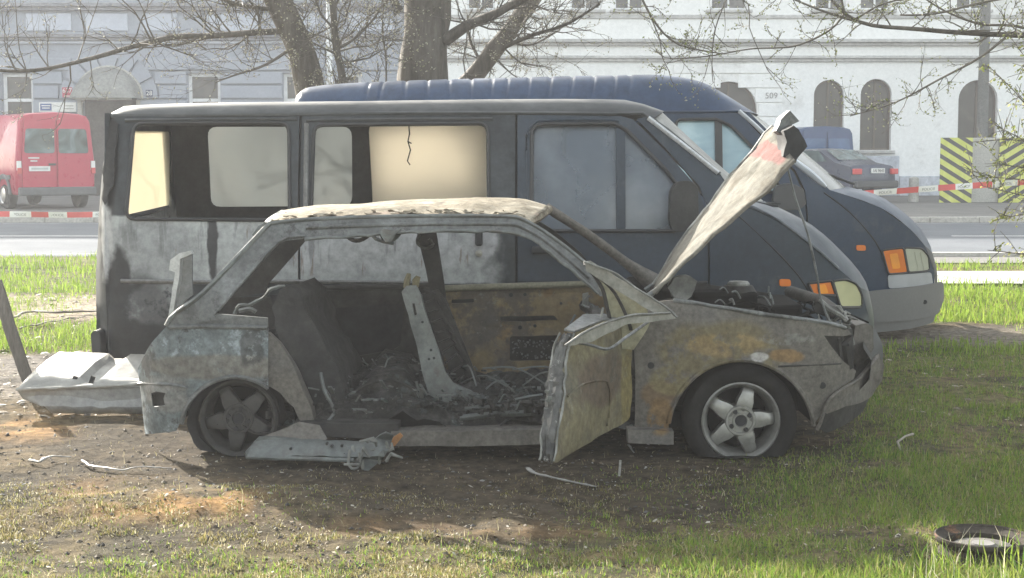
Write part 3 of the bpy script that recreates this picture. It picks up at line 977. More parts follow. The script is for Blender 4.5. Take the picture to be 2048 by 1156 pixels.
# ------------------------------------------------------------------ trees
M_BARK = mat('grey_bark', [(.055, .048, .040), (.10, .088, .074), (.15, .134, .114)], scale=6, rough=.9, bump=1.0, bscale=16, stretch=(1, 1, .22), speck=.35, dist=.03)
M_TWIG = mat('twig_bark', [(.085, .075, .062), (.14, .125, .105)], scale=5, rough=.8, bump=.3, speck=.15)
M_BUD = leafy('buds', 'tint', .35)
def spray(mbt, mbb, p, d, L, r, lvl, rg, budp=.6, droop=0.0):
    """one twig with its side shoots and buds"""
    n = 4
    pts = [Vector(p)]
    dd = Vector(d).normalized()
    for i in range(n):
        dd = (dd + Vector((rg.gauss(0, .22), rg.gauss(0, .22), rg.gauss(0, .2) + .05 - droop))).normalized()
        pts.append(pts[-1] + dd * L / n)
    mbt.tube(pts, [r * (1 - .7 * i / n) for i in range(n + 1)], 3 if r < .006 else 4, caps=False)
    for i in range(1, n + 1):
        if rg.random() < budp:
            bud(mbb, pts[i] + Vector((rg.gauss(0, .01), rg.gauss(0, .01), rg.gauss(0, .01))), rg)
    if lvl > 0:
        for _ in range(rg.randint(2, 4)):
            t = rg.uniform(.2, 1)
            i = min(n - 1, int(t * n))
            q = pts[i] + (pts[i + 1] - pts[i]) * (t * n - i)
            ax = Vector((rg.gauss(0, 1), rg.gauss(0, 1), rg.gauss(0, 1))).normalized()
            nd_ = (dd + ax * rg.uniform(.5, 1.0)).normalized()
            spray(mbt, mbb, q, nd_, L * rg.uniform(.4, .7), max(.0022, r * .55), lvl - 1, rg, budp, droop)
BUDC = []
def bud(mbb, p, rg, s=None):
    s = s or rg.uniform(.006, .015)
    a = Vector((rg.gauss(0, 1), rg.gauss(0, 1), rg.gauss(0, 1))).normalized()
    b = a.orthogonal().normalized()
    c = a.cross(b)
    mbb.add([p + a * s, p - a * s, p + b * s * .6, p - b * s * .3 + c * s * .5, p - b * s * .3 - c * s * .5],
            [(0, 2, 3), (0, 3, 4), (0, 4, 2), (1, 3, 2), (1, 4, 3), (1, 2, 4)])
def tint(ob, cols, per, seed=3):
    rg = np.random.RandomState(seed)
    me = ob.data
    nv = len(me.vertices)
    k = rg.randint(0, len(cols), nv // per + 1)
    c = np.array(cols)[k] * rg.uniform(.75, 1.25, (len(k), 1))
    c = np.repeat(c, per, 0)[:nv]
    ca = me.color_attributes.new('tint', 'FLOAT_COLOR', 'POINT')
    ca.data.foreach_set('color', np.concatenate([c, np.ones((nv, 1))], 1).astype(np.float32).ravel())
def tree(name, label, base, trunks, limbs, seed, cols, dens=1.0, tl=(.35, .9), droop=0.0, lvl=2, budp=.6, bark_n=14):
    """trunks and limbs: lists of (points, radii, twigs)"""
    rg = random.Random(seed)
    t = thing(name, label, 'tree', base, None)
    mbt, mbb = MB(), MB()
    for kind, lst in (('trunk', trunks), ('limb', limbs)):
        for pts, r0, r1, ntw in lst:
            n = max(8, len(pts) * 4) if kind == 'limb' else 26
            P = lerp_path(pts, n)
            rs = []
            for i in range(n):
                u = i / (n - 1)
                r_ = r0 + (r1 - r0) * u
                if kind == 'trunk' and P[i].z < base[2] + .6:
                    r_ *= 1 + .5 * max(0, 1 - (P[i].z - base[2]) / .6) ** 2
                rs.append(r_)
            mb = MB().tube(P, rs, bark_n if kind == 'trunk' else 7)
            if r0 > .06:
                mb.warp(r0 * .16, 2.6 / max(r0, .1) * .25, seed)
            make(kind, mb, M_BARK if r0 > .025 else M_TWIG, t, smooth=60)
            for _ in range(int(ntw * dens)):
                u = rg.uniform(.1, 1) if kind == 'limb' else rg.uniform(.45, 1)
                i = min(n - 2, int(u * (n - 1)))
                p = P[i] + (P[i + 1] - P[i]) * rg.random()
                dirn = (P[i + 1] - P[i]).normalized()
                ax = Vector((rg.gauss(0, 1), rg.gauss(0, .7), rg.gauss(0, 1) + .2)).normalized()
                spray(mbt, mbb, p, dirn * .5 + ax, rg.uniform(*tl), min(.011, max(.004, rs[i] * .4)), lvl, rg, budp, droop)
    if mbt.f:
        make('twigs', mbt, M_TWIG, t, kind='stuff')
    if mbb.f:
        b_ = make('buds', mbb, M_BUD, t, kind='stuff')
        tint(b_, cols, 5, seed)
    return t
BUDS = [(.36, .33, .24), (.44, .42, .33), (.28, .27, .16), (.5, .48, .40)]
# the big trunk, behind the vans
Y = 15.3
def T(px, py, dy=0): return W(px, py, Y + dy)
bx = T(845, 330)
tree('broad_tree', 'broad grey trunked bare tree standing behind the middle of the burnt van', (bx.x, Y, .05),
     [([(bx.x, Y, 0.0), (bx.x, Y, 1.2), T(848, 160), T(853, 70), T(856, 0), T(862, -160), T(850, -330), T(858, -520)], .305, .17, 4)],
     [([T(890, 82, -.1), T(935, 52, -.2), T(990, 28, -.3), T(1058, -8, -.5), T(1180, -60, -.9)], .062, .02, 26),
      ([T(815, -60), T(740, -140, .4), T(640, -230, .9)], .10, .03, 22),
      ([T(880, -190), T(1000, -280, -.5), T(1150, -330, -.9)], .10, .03, 22),
      ([T(850, -330), T(760, -460), T(700, -560)], .09, .03, 16),
      ([T(800, 20, -.1), T(770, -30, -.3), T(720, -90, -.4)], .035, .012, 14)], 11, BUDS, tl=(.3, .8), budp=.4)
# leaning stem at its right
Y = 15.9
bx = T(880, 330)
tree('leaning_tree', 'slanting bare tree stem rising to the right of the broad trunk', (bx.x, Y, .05),
     [([(bx.x, Y, 0), T(905, 230), T(952, 150), T(1005, 80), T(1060, 5), T(1140, -110), T(1180, -260)], .125, .07, 10)],
     [([T(985, 105), T(1060, 72, -.2), T(1130, 50, -.4), T(1200, 8, -.6)], .028, .01, 22),
      ([T(965, 130), T(940, 80), T(935, 30)], .02, .008, 12),
      ([T(1005, 78), T(1060, 90, .2), T(1120, 60, .3)], .016, .006, 14),
      ([T(985, 110), T(1020, 145, -.2), T(1035, 155, -.2)], .012, .005, 8)], 12, BUDS, tl=(.25, .7))
# left leaning trunk with a long low limb
Y = 14.6
bx = T(634, 330)
tree('bowed_tree', 'bowed bare tree with one long low limb reaching left over the red van', (bx.x, Y, .05),
     [([(bx.x, Y, 0), (bx.x + .01, Y, 1.3), T(618, 175), T(597, 90), T(560, 10), T(520, -90), T(470, -250), T(455, -420)], .17, .10, 8)],
     [([T(572, 62), T(500, 66, -.1), T(420, 72, -.2), T(350, 74, -.3), T(270, 92, -.4), T(190, 115, -.5), T(90, 138, -.6), T(0, 141, -.7), T(-120, 120, -.8)], .034, .012, 40),
      ([T(585, 95), T(530, 130, -.2), T(470, 150, -.4), T(430, 165, -.5)], .018, .006, 16),
      ([T(556, 20), T(480, 10, -.2), T(400, -20, -.4), T(320, -50, -.5)], .025, .008, 22),
      ([T(520, 60, -.1), T(515, 25, -.2), T(490, -10, -.3)], .016, .006, 16),
      ([T(500, -130), T(380, -210, -.6), T(250, -250, -1.0)], .06, .02, 20),
      ([T(480, -230), T(560, -340, .5), T(600, -430, .8)], .06, .02, 16),
      ([T(598, 88), T(650, 60, .2), T(690, 40, .3)], .014, .005, 14)], 13, BUDS, tl=(.3, .85), budp=.4)
# thin young stem between
Y = 14.2
bx = T(692, 330)
tree('slender_tree', 'slender young bare tree standing between the bowed tree and the broad trunk', (bx.x, Y, .05),
     [([(bx.x, Y, 0), T(690, 240), T(684, 150), T(672, 95), T(668, 40), T(662, -40), T(655, -150)], .055, .025, 22)],
     [([T(672, 98), T(705, 80), T(745, 40), T(780, -10)], .016, .006, 20),
      ([T(676, 110), T(645, 95), T(615, 80)], .013, .005, 14),
      ([T(772, 190, .2), T(772, 120, .2), T(765, 60, .2), T(768, 10, .2)], .01, .006, 14),
      ([T(670, 60), T(640, 25), T(625, -20)], .014, .006, 16)], 14, BUDS, tl=(.25, .65))
# tree off to the right, its branches hanging into the picture
Y = 11.8
tree('budding_tree', 'budding tree at the right edge whose long thin branches hang over the dark van', (5.9, Y, .0),
     [([(5.9, Y, 0), (5.86, Y, 1.2), (5.75, Y, 2.4), (5.6, Y + .1, 3.6), (5.5, Y + .2, 5.0)], .17, .07, 12)],
     [([(5.78, Y, 2.1), T(2260, 78), T(2048, 71), T(1930, 66), T(1830, 58), T(1740, 50), T(1690, 28), T(1655, -12)], .035, .012, 36),
      ([T(1725, 46), T(1660, 27), T(1610, 8), T(1560, -14)], .012, .006, 10),
      ([T(1690, 26), T(1660, 60), T(1590, 92), T(1500, 98), T(1420, 112), T(1340, 118)], .009, .004, 16),
      ([T(2010, 76, -.1), T(1955, 118, -.2), T(1880, 158, -.2), T(1790, 205, -.3), T(1700, 232, -.3)], .011, .004, 22),
      ([T(1275, -20), T(1310, 45), T(1350, 85), T(1400, 100), T(1450, 108)], .010, .005, 14),
      ([T(1295, 20), T(1318, 75), T(1325, 115), T(1340, 145)], .006, .003, 8),
      ([T(1290, -30), T(1480, -5), T(1500, 60), T(1535, 140)], .007, .003, 8),
      ([T(1460, -20), T(1430, 60), T(1424, 130), T(1426, 165)], .006, .003, 8),
      ([T(1680, -14), T(1700, 40), T(1760, 10), T(1860, -16)], .010, .005, 14),
      ([(5.75, Y, 2.5), T(2250, -20), T(2080, -14), T(1960, 6), T(1870, 28), T(1800, 30)], .02, .007, 30),
      ([T(2110, 74, .2), T(2030, 52, .2), T(1960, 48, .2), T(1890, 22, .2), T(1840, -10, .2)], .014, .006, 26),
      ([(5.6, Y + .1, 3.3), (4.9, Y - .4, 4.1), (3.9, Y - .8, 4.4), (2.9, Y - 1.0, 4.3)], .05, .015, 30),
      ([(5.7, Y, 2.9), (5.0, Y - .9, 3.4), (4.2, Y - 1.7, 3.5)], .04, .014, 24)], 15,
     [(.33, .33, .20), (.27, .30, .10), (.44, .43, .32), (.22, .25, .08)], tl=(.14, .4), lvl=1, budp=.85)
# leafing shrub hanging in at the right edge
Y = 11.2
rg = random.Random(5)
sh = thing('leafing_shrub', 'shrub with small yellow green spring leaves in front of the striped boards', 'shrub', (4.75, Y, 0), None)
mbt, mbb = MB(), MB()
for k, (a, b_, c_) in enumerate(((( 4.7, Y, .0), (2110, 330), (1990, 250)), ((4.8, Y, 0), (2120, 380), (1945, 352)), ((4.72, Y, 0), (2080, 250), (1975, 130)), ((4.78, Y, 0), (2130, 420), (1965, 372)),
                            ((4.72, Y, 0), (2090, 300), (1935, 285)), ((4.8, Y, 0), (2100, 430), (1990, 440)), ((4.75, Y, 0), (2100, 200), (2035, 95)), ((4.75, Y, 0), (2095, 360), (2010, 330)),
                            ((4.75, Y, 0), (2120, 300), (2030, 180)), ((4.7, Y, 0), (2160, 520), (1975, 500)))):
    P = lerp_path([a, W(2200, 520, Y), T(*b_, rg.uniform(-.2, .2)), T(*c_, rg.uniform(-.3, .3))], 16)
    make('stem', MB().tube(P, [.016 - .0009 * i for i in range(16)], 5), M_TWIG, sh)
    lo = 5
    for _ in range(44):
        i = rg.randint(lo, 14)
        p = P[i] + (P[i + 1] - P[i]) * rg.random()
        d = Vector((rg.gauss(-.3, .8), rg.gauss(0, .6), rg.gauss(.15, .7)))
        L_ = rg.uniform(.06, .26)
        q = p + d.normalized() * L_
        mbt.tube([p, (p + q) / 2 + Vector((0, 0, .01)), q], [.0035, .003, .002], 3, caps=False)
        for _ in range(5):
            r_ = rg.random()
            c = p + (q - p) * r_ + Vector((rg.gauss(0, .012), rg.gauss(0, .012), rg.gauss(0, .012)))
            s_ = rg.uniform(.009, .02)
            n_ = Vector((rg.gauss(0, 1), rg.gauss(0, 1), rg.gauss(0, 1))).normalized()
            u_ = n_.orthogonal().normalized()
            v_ = n_.cross(u_)
            mbb.add([c - u_ * s_, c + v_ * s_ * .55 + n_ * s_ * .2, c + u_ * s_, c - v_ * s_ * .55 + n_ * s_ * .2], [(0, 1, 2, 3)])
make('twigs', mbt, M_TWIG, sh, kind='stuff')
lv = make('leaves', mbb, leafy('young_leaf', 'tint', .5), sh, kind='stuff')
tint(lv, [(.20, .22, .05), (.26, .27, .08), (.34, .33, .17), (.16, .20, .05)], 4)

# ------------------------------------------------------------------ the two vans
def side_pts(pts, yf):
    return [Vector((x, yf(x, z), z)) for x, z in trace(pts, yf)]
def flat_pts(pts, Y):
    return [W(p[0], p[1], Y) for p in pts]
def skin(yf, out=0.0):
    return lambda x, z: (x, yf(x, z) - out, z)
M_SEAT = mat('charred_seat', [(.02, .02, .021), (.05, .048, .046)], scale=6, rough=.95, bump=.8, bscale=30)

# ---- burnt van
V1, V1F = 9.1, 11.05
VL = (-.2, 10.05, 0)
def y1(x, z):
    y = V1 + .12 * max(0, (z - .95) / .8) ** 1.6 + .05 * max(0, (.6 - z) / .4) ** 2
    y += min(.45, .35 * (max(0, x - 1.5) / .75) ** 2.6)
    y += min(.2, .10 * (max(0, -2.40 - x) / .12) ** 2)
    return y
ym1 = (V1 + V1F) / 2
def y1f(x, z): return 2 * ym1 - y1(x, z)
def vx(px, py): return W(px, py, V1)
def blob(px, py, rx, rz): 
    v = vx(px, py)
    return (v.x, v.z, rx / 330.0, rz / 330.0)
van1 = thing('burnt_van', 'fire blackened dark blue van with smoked windows directly behind the burnt hatchback', 'van', VL)
SILV = (.34, .35, .345)
M_V1 = mat('scorched_blue_paint', [(.018, .021, .025), (.030, .035, .040), (.046, .052, .057)], scale=1.6, rough=.55, bump=.14, bscale=18, speck=.28, spec=.35, loc=VL,
           layers=[dict(col=SILV, blob=blob(600, 500, 395, 68), box=True, wamp=.22, wob=7, scale=2.2, lo=.18, hi=.32, edge=1.04, core=.93),
                   dict(col=(.42, .425, .435), blob=blob(720, 500, 250, 50), wamp=.6, wob=2, scale=2.0, lo=.35, hi=.6, amount=.6),
                   dict(col=(.20, .205, .21), blob=blob(300, 490, 90, 60), wamp=.6, wob=3, scale=3, lo=.3, hi=.55, amount=.55),
                   dict(col=(.36, .36, .36), blob=blob(208, 470, 16, 95), wamp=.7, wob=6, scale=6, lo=.3, hi=.5),
                   dict(col=(.03, .03, .032), blob=blob(236, 552, 26, 60), wamp=1.3, wob=6, scale=3, lo=.3, hi=.42),
                   dict(col=(.035, .035, .038), blob=blob(425, 480, 11, 85), wamp=1.3, wob=7, scale=6, lo=.25, hi=.4),
                   dict(col=(.24, .245, .25), blob=blob(312, 606, 60, 42), wamp=1.5, wob=5, scale=3, lo=.38, hi=.5),
                   dict(col=(.025, .025, .027), blob=blob(260, 640, 90, 110), wamp=.6, wob=2.5, scale=2, lo=.35, hi=.6, amount=.7),
                   dict(col=(.06, .06, .06), blob=blob(560, 470, 350, 60), wamp=.4, scale=9, st=(1.6, 1, .16), lo=.54, hi=.68, amount=.45),
                   dict(col=(.15, .085, .04), blob=blob(640, 500, 360, 50), wamp=.5, scale=11, st=(1.3, 1, .2), lo=.6, hi=.68, amount=.55),
                   dict(col=(.40, .40, .41), blob=blob(966, 478, 26, 40), wamp=.9, wob=6, scale=9, lo=.38, hi=.5),
                   dict(col=(.02, .02, .022), blob=blob(215, 330, 14, 100), wamp=1.0, wob=6, scale=5, lo=.3, hi=.45)])
M_V1B = mat('sooty_navy_paint', [(.017, .025, .037), (.026, .037, .053), (.034, .047, .066)], scale=1.3, rough=.42, bump=.06, bscale=26, speck=.14, spec=.3,
            layers=[dict(col=(.07, .078, .085), scale=3, lo=.55, hi=.75, amount=.5)])
M_V1R = mat('ashen_roof_paint', [(.04, .043, .046), (.065, .068, .07), (.095, .098, .098)], scale=2.0, rough=.6, bump=.12, stretch=(.5, 1, 1))
M_SOOT = mat('soot', [(.018, .018, .02), (.035, .035, .036)], scale=4, rough=.9, bump=.2)
inner = (0, .03, 0)
def vpart(name, outline, holes, m, yf=y1, parent=van1, g=.09, off=inner, out=0.0, sm=40, raw=False, lab=None):
    o = outline if raw else trace(outline, yf)
    hs = holes if raw else [trace(h, yf) for h in holes]
    return make(name, MB().panel(o, hs, skin(yf, out), off, grid=g), m, parent, smooth=sm, label=lab)
win_r = rr([(268, 247), (578, 246), (580, 440), (252, 438)], 20)
win_s = rr([(628, 250), (976, 247), (978, 434), (622, 438)], 20)
win_f = rr([(1064, 249), (1226, 247), (1252, 259), (1330, 338), (1374, 398), (1354, 462), (1062, 462)], [22, 10, 8, 8, 14, 10, 16])
o_rear = [(222, 233), (420, 231), (599, 229), (599, 716), (192, 724), (193, 640), (192, 540), (197, 440), (204, 350), (213, 270)]
o_slide = [(604, 229), (1000, 227), (1030, 227), (1030, 706), (604, 716)]
o_door = [(1035, 227), (1235, 230), (1266, 239), (1329, 300), (1394, 374), (1412, 420), (1415, 480), (1416, 700), (1035, 706)]
o_wing = [(1273, 238), (1303, 231), (1440, 347), (1472, 403), (1545, 433), (1620, 487), (1680, 540), (1722, 576), (1738, 640), (1740, 700), (1420, 702), (1419, 480), (1416, 418), (1398, 371), (1333, 298)]
sp = vpart('side_panel', o_rear, [win_r], M_V1)
sdr = vpart('sliding_door', o_slide, [win_s], M_V1)
fd = vpart('front_door', o_door, [win_f], M_V1B)
wg = vpart('front_wing', o_wing, [], M_V1B)
# dark backing behind the seams
for pa in (601.5, 1032.5, 1417.5):
    vpart('seam_seal', [(pa - 9, 236 if pa < 1400 else 430), (pa + 9, 236 if pa < 1400 else 430), (pa + 9, 690), (pa - 9, 690)], [], M_SOOT, out=-.04, off=(0, .01, 0))
# raised window surrounds and the swage above them
for hole, par in ((win_r, sp), (win_s, sdr), (win_f, fd)):
    p = side_pts(hole + hole[:1], y1)
    make('window_seal', MB().tube([q + Vector((0, -.004, 0)) for q in p], .013, 6, caps=False), M_DARK if par is not fd else M_DARK, par, smooth=60)
for pa, pb, par in ((250, 594, sp), (612, 985, sdr)):
    make('pressing_line', MB().tube(side_pts([(pa, 241), ((pa + pb) / 2, 239), (pb, 238)], y1), .012, 6), M_V1R, par, smooth=60)
make('pressing_line', MB().tube(lerp_path(side_pts([(1056, 462), (1052, 300), (1058, 258), (1080, 243), (1200, 240), (1238, 243)], y1), 18), .009, 6), M_V1B, fd, smooth=60)
# highlight down the window pillar, painted as a pale strip
make('pillar_highlight', MB().tube(side_pts([(613, 248), (612, 330), (611, 430)], y1), .03, 8, flat=.5), mat('pillar_highlight_grey', [(.13, .13, .128), (.22, .22, .215)], scale=6, bump=.2), sdr, smooth=60)
# body rail and lower trim
make('sliding_rail', MB().tube(side_pts([(242, 562), (420, 564), (599, 563), (860, 566)], y1), .022, 8, flat=.6), mat('pale_rail', [(.16, .155, .15), (.24, .235, .23)], scale=5), sp, smooth=60)
make('rubbing_strip', MB().tube(side_pts([(606, 575), (820, 574), (1028, 572)], y1), .016, 6), M_SOOT, sdr, smooth=60)
make('rubbing_strip', MB().tube(side_pts([(1037, 567), (1220, 566), (1414, 566)], y1), .014, 6), M_SOOT, fd, smooth=60)
hb = vx(958, 470)
hd = make('door_handle', MB().box((hb.x, V1 - .012, hb.z), (.045, .03, .13)), M_DARK, sdr, bevel=.012)
make('lock', MB().lathe([(0, -.01), (.02, -.008), (.022, .01)], (hb.x, V1 - .012, hb.z - .11), 'Y', 12), M_CHROME, sdr)
hb = vx(1075, 500)
make('door_handle', MB().box((hb.x + .04, V1 - .018, hb.z), (.15, .035, .05)), M_DARK, fd, bevel=.012)
# window divider and smoked panes
make('window_divider', MB().panel(trace([(1232, 250), (1250, 258), (1251, 462), (1233, 462)], y1), [], skin(y1, .002), (0, .02, 0), grid=.2), M_V1B, fd)
M_SMOKE = sooty_glass('smoked_glass', [(.10, .125, .165), (.19, .22, .26), (.36, .38, .40)], .25, .36, .25, 1.8)
vpart('window_pane', [(1064, 252), (1236, 250), (1236, 464), (1062, 464)], [], M_SMOKE, parent=fd, out=-.03, off=(0, .004, 0))
vpart('window_pane', [(1246, 258), (1335, 335), (1376, 400), (1356, 464), (1246, 464)], [], M_SMOKE, parent=fd, out=-.03, off=(0, .004, 0))
ct = MB().panel(trace([(206, 345), (216, 262), (222, 240), (236, 246), (232, 300), (226, 372), (216, 392), (212, 412), (203, 396), (209, 372)], lambda x, z: y1(x, z) - .008), [], skin(y1, .012), (0, .012, 0), grid=.03).warp(.012, 14)
make('scorched_corner_trim', ct, M_SOOT, van1, smooth=40)
# far side with its own windows
def trF(p): return [(W(a, b, V1F - .05).x, W(a, b, V1F - .05).z) for a, b in p]
fb = rr(trF([(418, 254), (706, 254), (704, 412), (420, 414)]), .07)
fc = rr(trF([(750, 253), (973, 250), (975, 436), (757, 436)]), .07)
fdw = rr(trF([(1132, 262), (1300, 262), (1352, 330), (1360, 430), (1132, 430)]), .05)
zb = .27
make('far_side_panel', MB().panel([(-2.54, zb), (1.95, zb), (2.0, .7), (1.35, .98), (.95, 1.66), (.6, 1.73), (-2.54, 1.73)], [fb, fc, fdw], skin(y1f), (0, -.03, 0), grid=.12), M_SOOT, van1, smooth=40)
M_CREAM = sooty_glass('heat_stained_glass', [(.88, .855, .80), (.90, .875, .82), (.91, .89, .84)], .74, 0, .6, .9)
M_GREYP = sooty_glass('grey_smoked_glass', [(.37, .39, .395), (.44, .46, .46), (.50, .505, .49)], .46, 0, .6, 1.1)
for poly, mm, lb_ in ((fb, M_GREYP, 'grey smoked pane'), (fc, M_CREAM, 'large cream coloured heat stained pane')):
    make('far_pane', MB().panel(inset(poly, -.01), [], lambda u, v: (u, y1f(u, v) + .006, v), (0, .004, 0), grid=.2), mm, van1, label=lb_)
    if mm is M_CREAM:
        make('added_diffuser', MB().panel(inset(poly, -.03), [], lambda u, v: (u, y1f(u, v) - .13, v), (0, .004, 0), grid=.2), mm, van1)  # added diffuser, blurs the branch shadows on the cream pane
mbw = MB().tube([W(818, 252, 9.25), W(819, 268, 9.25), W(816, 283, 9.25), W(821, 300, 9.25), W(815, 322, 9.25), W(820, 330, 9.25)], .0045, 5)
mbw.tube([W(816, 283, 9.25), W(823, 287, 9.25)], .004, 5)
make('hanging_wire', mbw, M_SOOT, van1)
mbr = MB().tube([W(250, 434, 9.2), W(300, 424, 9.2), W(338, 413, 9.2)], [.012, .016, .01], 6)
make('glass_remnant', mbr, M_SOOT, van1)
# roof, windscreen, bonnet, nose
gut = [(222, 232), (420, 230), (700, 227), (1000, 226), (1250, 229), (1305, 238)]
make('roof', cross(side_pts(gut, y1), flat_pts([(221, 231), (232, 219), (262, 211), (420, 205), (700, 202), (1000, 198), (1210, 198), (1270, 203), (1327, 222)], V1 + .35), ym1, p=14, m=26), M_V1R, van1, smooth=50)
make('rain_gutter', MB().tube(lerp_path(side_pts(gut + [(1440, 348)], y1), 20), .013, 6), M_V1R, van1, smooth=60)
make('windscreen', cross(side_pts([(1306, 239), (1440, 348), (1471, 402)], y1), flat_pts([(1328, 223), (1452, 341), (1532, 402)], V1 + .6), ym1, p=3), mat('burnt_windscreen', [(.16, .16, .15), (.27, .265, .245)], scale=4, rough=.5, stretch=(1, 1, .4)), van1, smooth=50)
make('windscreen_highlight', MB().tube(lerp_path([q + Vector((.0, -.01, .0)) for q in side_pts([(1296, 236), (1366, 290), (1436, 346)], y1)], 10), .022, 8, flat=.7), mat('highlight_silver', [(.42, .43, .44), (.55, .56, .58)], scale=6, rough=.4), van1, smooth=60)  # pillar highlight put in as a silvery strip
hood_n = [(1472, 403), (1545, 433), (1620, 487), (1680, 540), (1722, 576)]
bn = make('bonnet', cross(side_pts(hood_n, y1), flat_pts([(1532, 402), (1622, 447), (1692, 508), (1729, 552), (1742, 586)], V1 + .65), ym1, p=3), M_V1B, van1, smooth=50)
make('bonnet_highlight_edge', MB().tube([q + Vector((0, -.004, .004)) for q in lerp_path(side_pts([(1480, 406), (1545, 434), (1620, 488), (1676, 538)], y1), 14)], .010, 6), mat('edge_highlight', [(.05, .06, .075), (.12, .13, .145)], scale=9, rough=.4), bn, smooth=60)  # highlight along the bonnet edge, put into a paler colour
make('nose', cross(side_pts([(1722, 576), (1738, 640), (1740, 700)], y1), flat_pts([(1742, 586), (1753, 640), (1752, 700)], V1 + .65), ym1, p=3), M_V1B, van1, smooth=50)
make('bonnet_seam', MB().tube([q + Vector((0, .002, 0)) for q in lerp_path(side_pts([(1470, 425), (1550, 500), (1598, 553), (1618, 585)], y1), 12)], .006, 5), M_SOOT, wg)
M_ORANGE = plain('orange_lens', (.62, .16, .02), .25)
M_LENS = plain('clouded_lens', (.42, .41, .24), .3)
M_LENSG = plain('clouded_grey_lens', (.36, .37, .30), .3)
vpart('indicator_lamp', rr([(1615, 566), (1662, 561), (1671, 590), (1626, 590)], 4), [], M_ORANGE, out=.012, off=(0, .02, 0))
vpart('headlight', rr([(1664, 561), (1690, 558), (1712, 567), (1723, 590), (1723, 614), (1680, 614), (1673, 592)], 7), [], M_LENS, out=.014, off=(0, .02, 0))
vpart('side_repeater', rr([(1558, 558), (1580, 558), (1581, 572), (1558, 572)], 5), [], M_ORANGE, parent=wg, out=.02, off=(0, .02, 0), g=.03)
vpart('bumper', rr([(1430, 668), (1600, 660), (1745, 650), (1764, 690), (1762, 745), (1430, 752)], 12), [], plain('bumper_grey', (.10, .10, .10), .75), out=.035, off=(0, .05, 0))
# front grille strips
gr_ = make('grille', MB().box((2.18, ym1, .62), (.03, 1.0, .2)), M_DARK, van1)
for k in range(4):
    make('grille_bar', MB().box((2.20, ym1, .55 + k * .05), (.02, 1.0, .02)), M_DARK, gr_)
# mirror
mm_ = MB().panel(rr(trace([(1352, 364), (1378, 360), (1396, 372), (1399, 440), (1388, 462), (1345, 464), (1338, 440), (1341, 385)], V1 - .16), .035), [], lambda u, v: (u, V1 - .16, v), (0, .09, 0), grid=.06).warp(.006, 6)
mir = make('wing_mirror', mm_, mat('mirror_shell', [(.022, .022, .022), (.04, .039, .038)], scale=5, rough=.6), van1, smooth=60, bevel=.012)
v = vx(1385, 450)
make('mirror_arm', MB().tube([(v.x, V1 - .1, v.z), (v.x + .03, V1 + .02, v.z - .01)], .025), M_DARK, mir)
v = vx(1500, 400)
wip = MB().tube([W(1455, 398, 9.25), W(1500, 404, 9.3), W(1555, 412, 9.5)], .009, 5)
wip.tube([W(1470, 392, 9.5), W(1510, 405, 9.4), W(1560, 407, 9.8)], .008, 5)
make('wiper', wip, M_SOOT, van1)
# rear, floor, interior
def rearmap(u, v): return (-2.47 - .04 * math.cos((u - ym1) * 1.3), u, v)
def rpx(px, py, xr=2.47):
    Y_ = 3000 * xr / (1024 - px)
    return (Y_, W(px, py, Y_).z)
rwin = rr([rpx(262, 262), rpx(344, 263), rpx(341, 413), rpx(300, 424), rpx(247, 434)], .05)
make('rear_door', MB().panel([(V1 + .07, .27), (V1F - .07, .27), (V1F + .02, .8), (V1F - .06, 1.74), (V1 + .12, 1.74), (V1 + .02, .8)], [rwin], rearmap, (.03, 0, 0), grid=.12), M_V1, van1, smooth=40)
make('rear_pane', MB().panel(inset(rwin, -.01), [], lambda u, v: (rearmap(u, v)[0] + .012, u, v), (.004, 0, 0), grid=.2), sooty_glass('stained_rear_glass', [(.70, .68, .58), (.75, .71, .60), (.75, .70, .59)], .64, 0, .6, 1.6), van1, label='cream coloured heat stained pane of the rear door')
vpart('corner_bumper', rr([(181, 668), (190, 660), (200, 668), (202, 718), (186, 720)], 5), [], M_DARK, yf=lambda x, z: V1 + .02, off=(0, .25, 0), g=.1)
make('floor', MB().box((-.3, ym1, .33), (4.2, 1.8, .05)), M_SOOT, van1)
make('bulkhead', MB().box((1.55, ym1, .62), (.05, 1.7, .55)), M_SOOT, van1)
for dy in (-.48, .42):
    mbS = MB().box((.55, ym1 + dy, .62), (.5, .5, .16)).box((.33, ym1 + dy, .98), (.14, .48, .66)).warp(.02, 5)
    make('front_seat', mbS, M_SEAT, van1, bevel=.04)
for x_ in (-1.75, 1.35):
    for y_ in (V1 + .13, V1F - .13):
        wl = make('wheel', MB().lathe([(0, -.09), (.2, -.09), (.21, -.11), (.27, -.11), (.29, -.07), (.29, .07), (.27, .11), (.2, .1), (0, .09)], (x_, y_, .285), 'Y', 28), M_BLACK, van1, smooth=30)
        make('rim', MB().lathe([(0, 0), (.06, -.02), (.15, .02), (.19, -.02)], (x_, y_ - .1 if y_ < 10 else y_ + .1, .285), 'Y', 24), M_SOOT, wl, smooth=30)

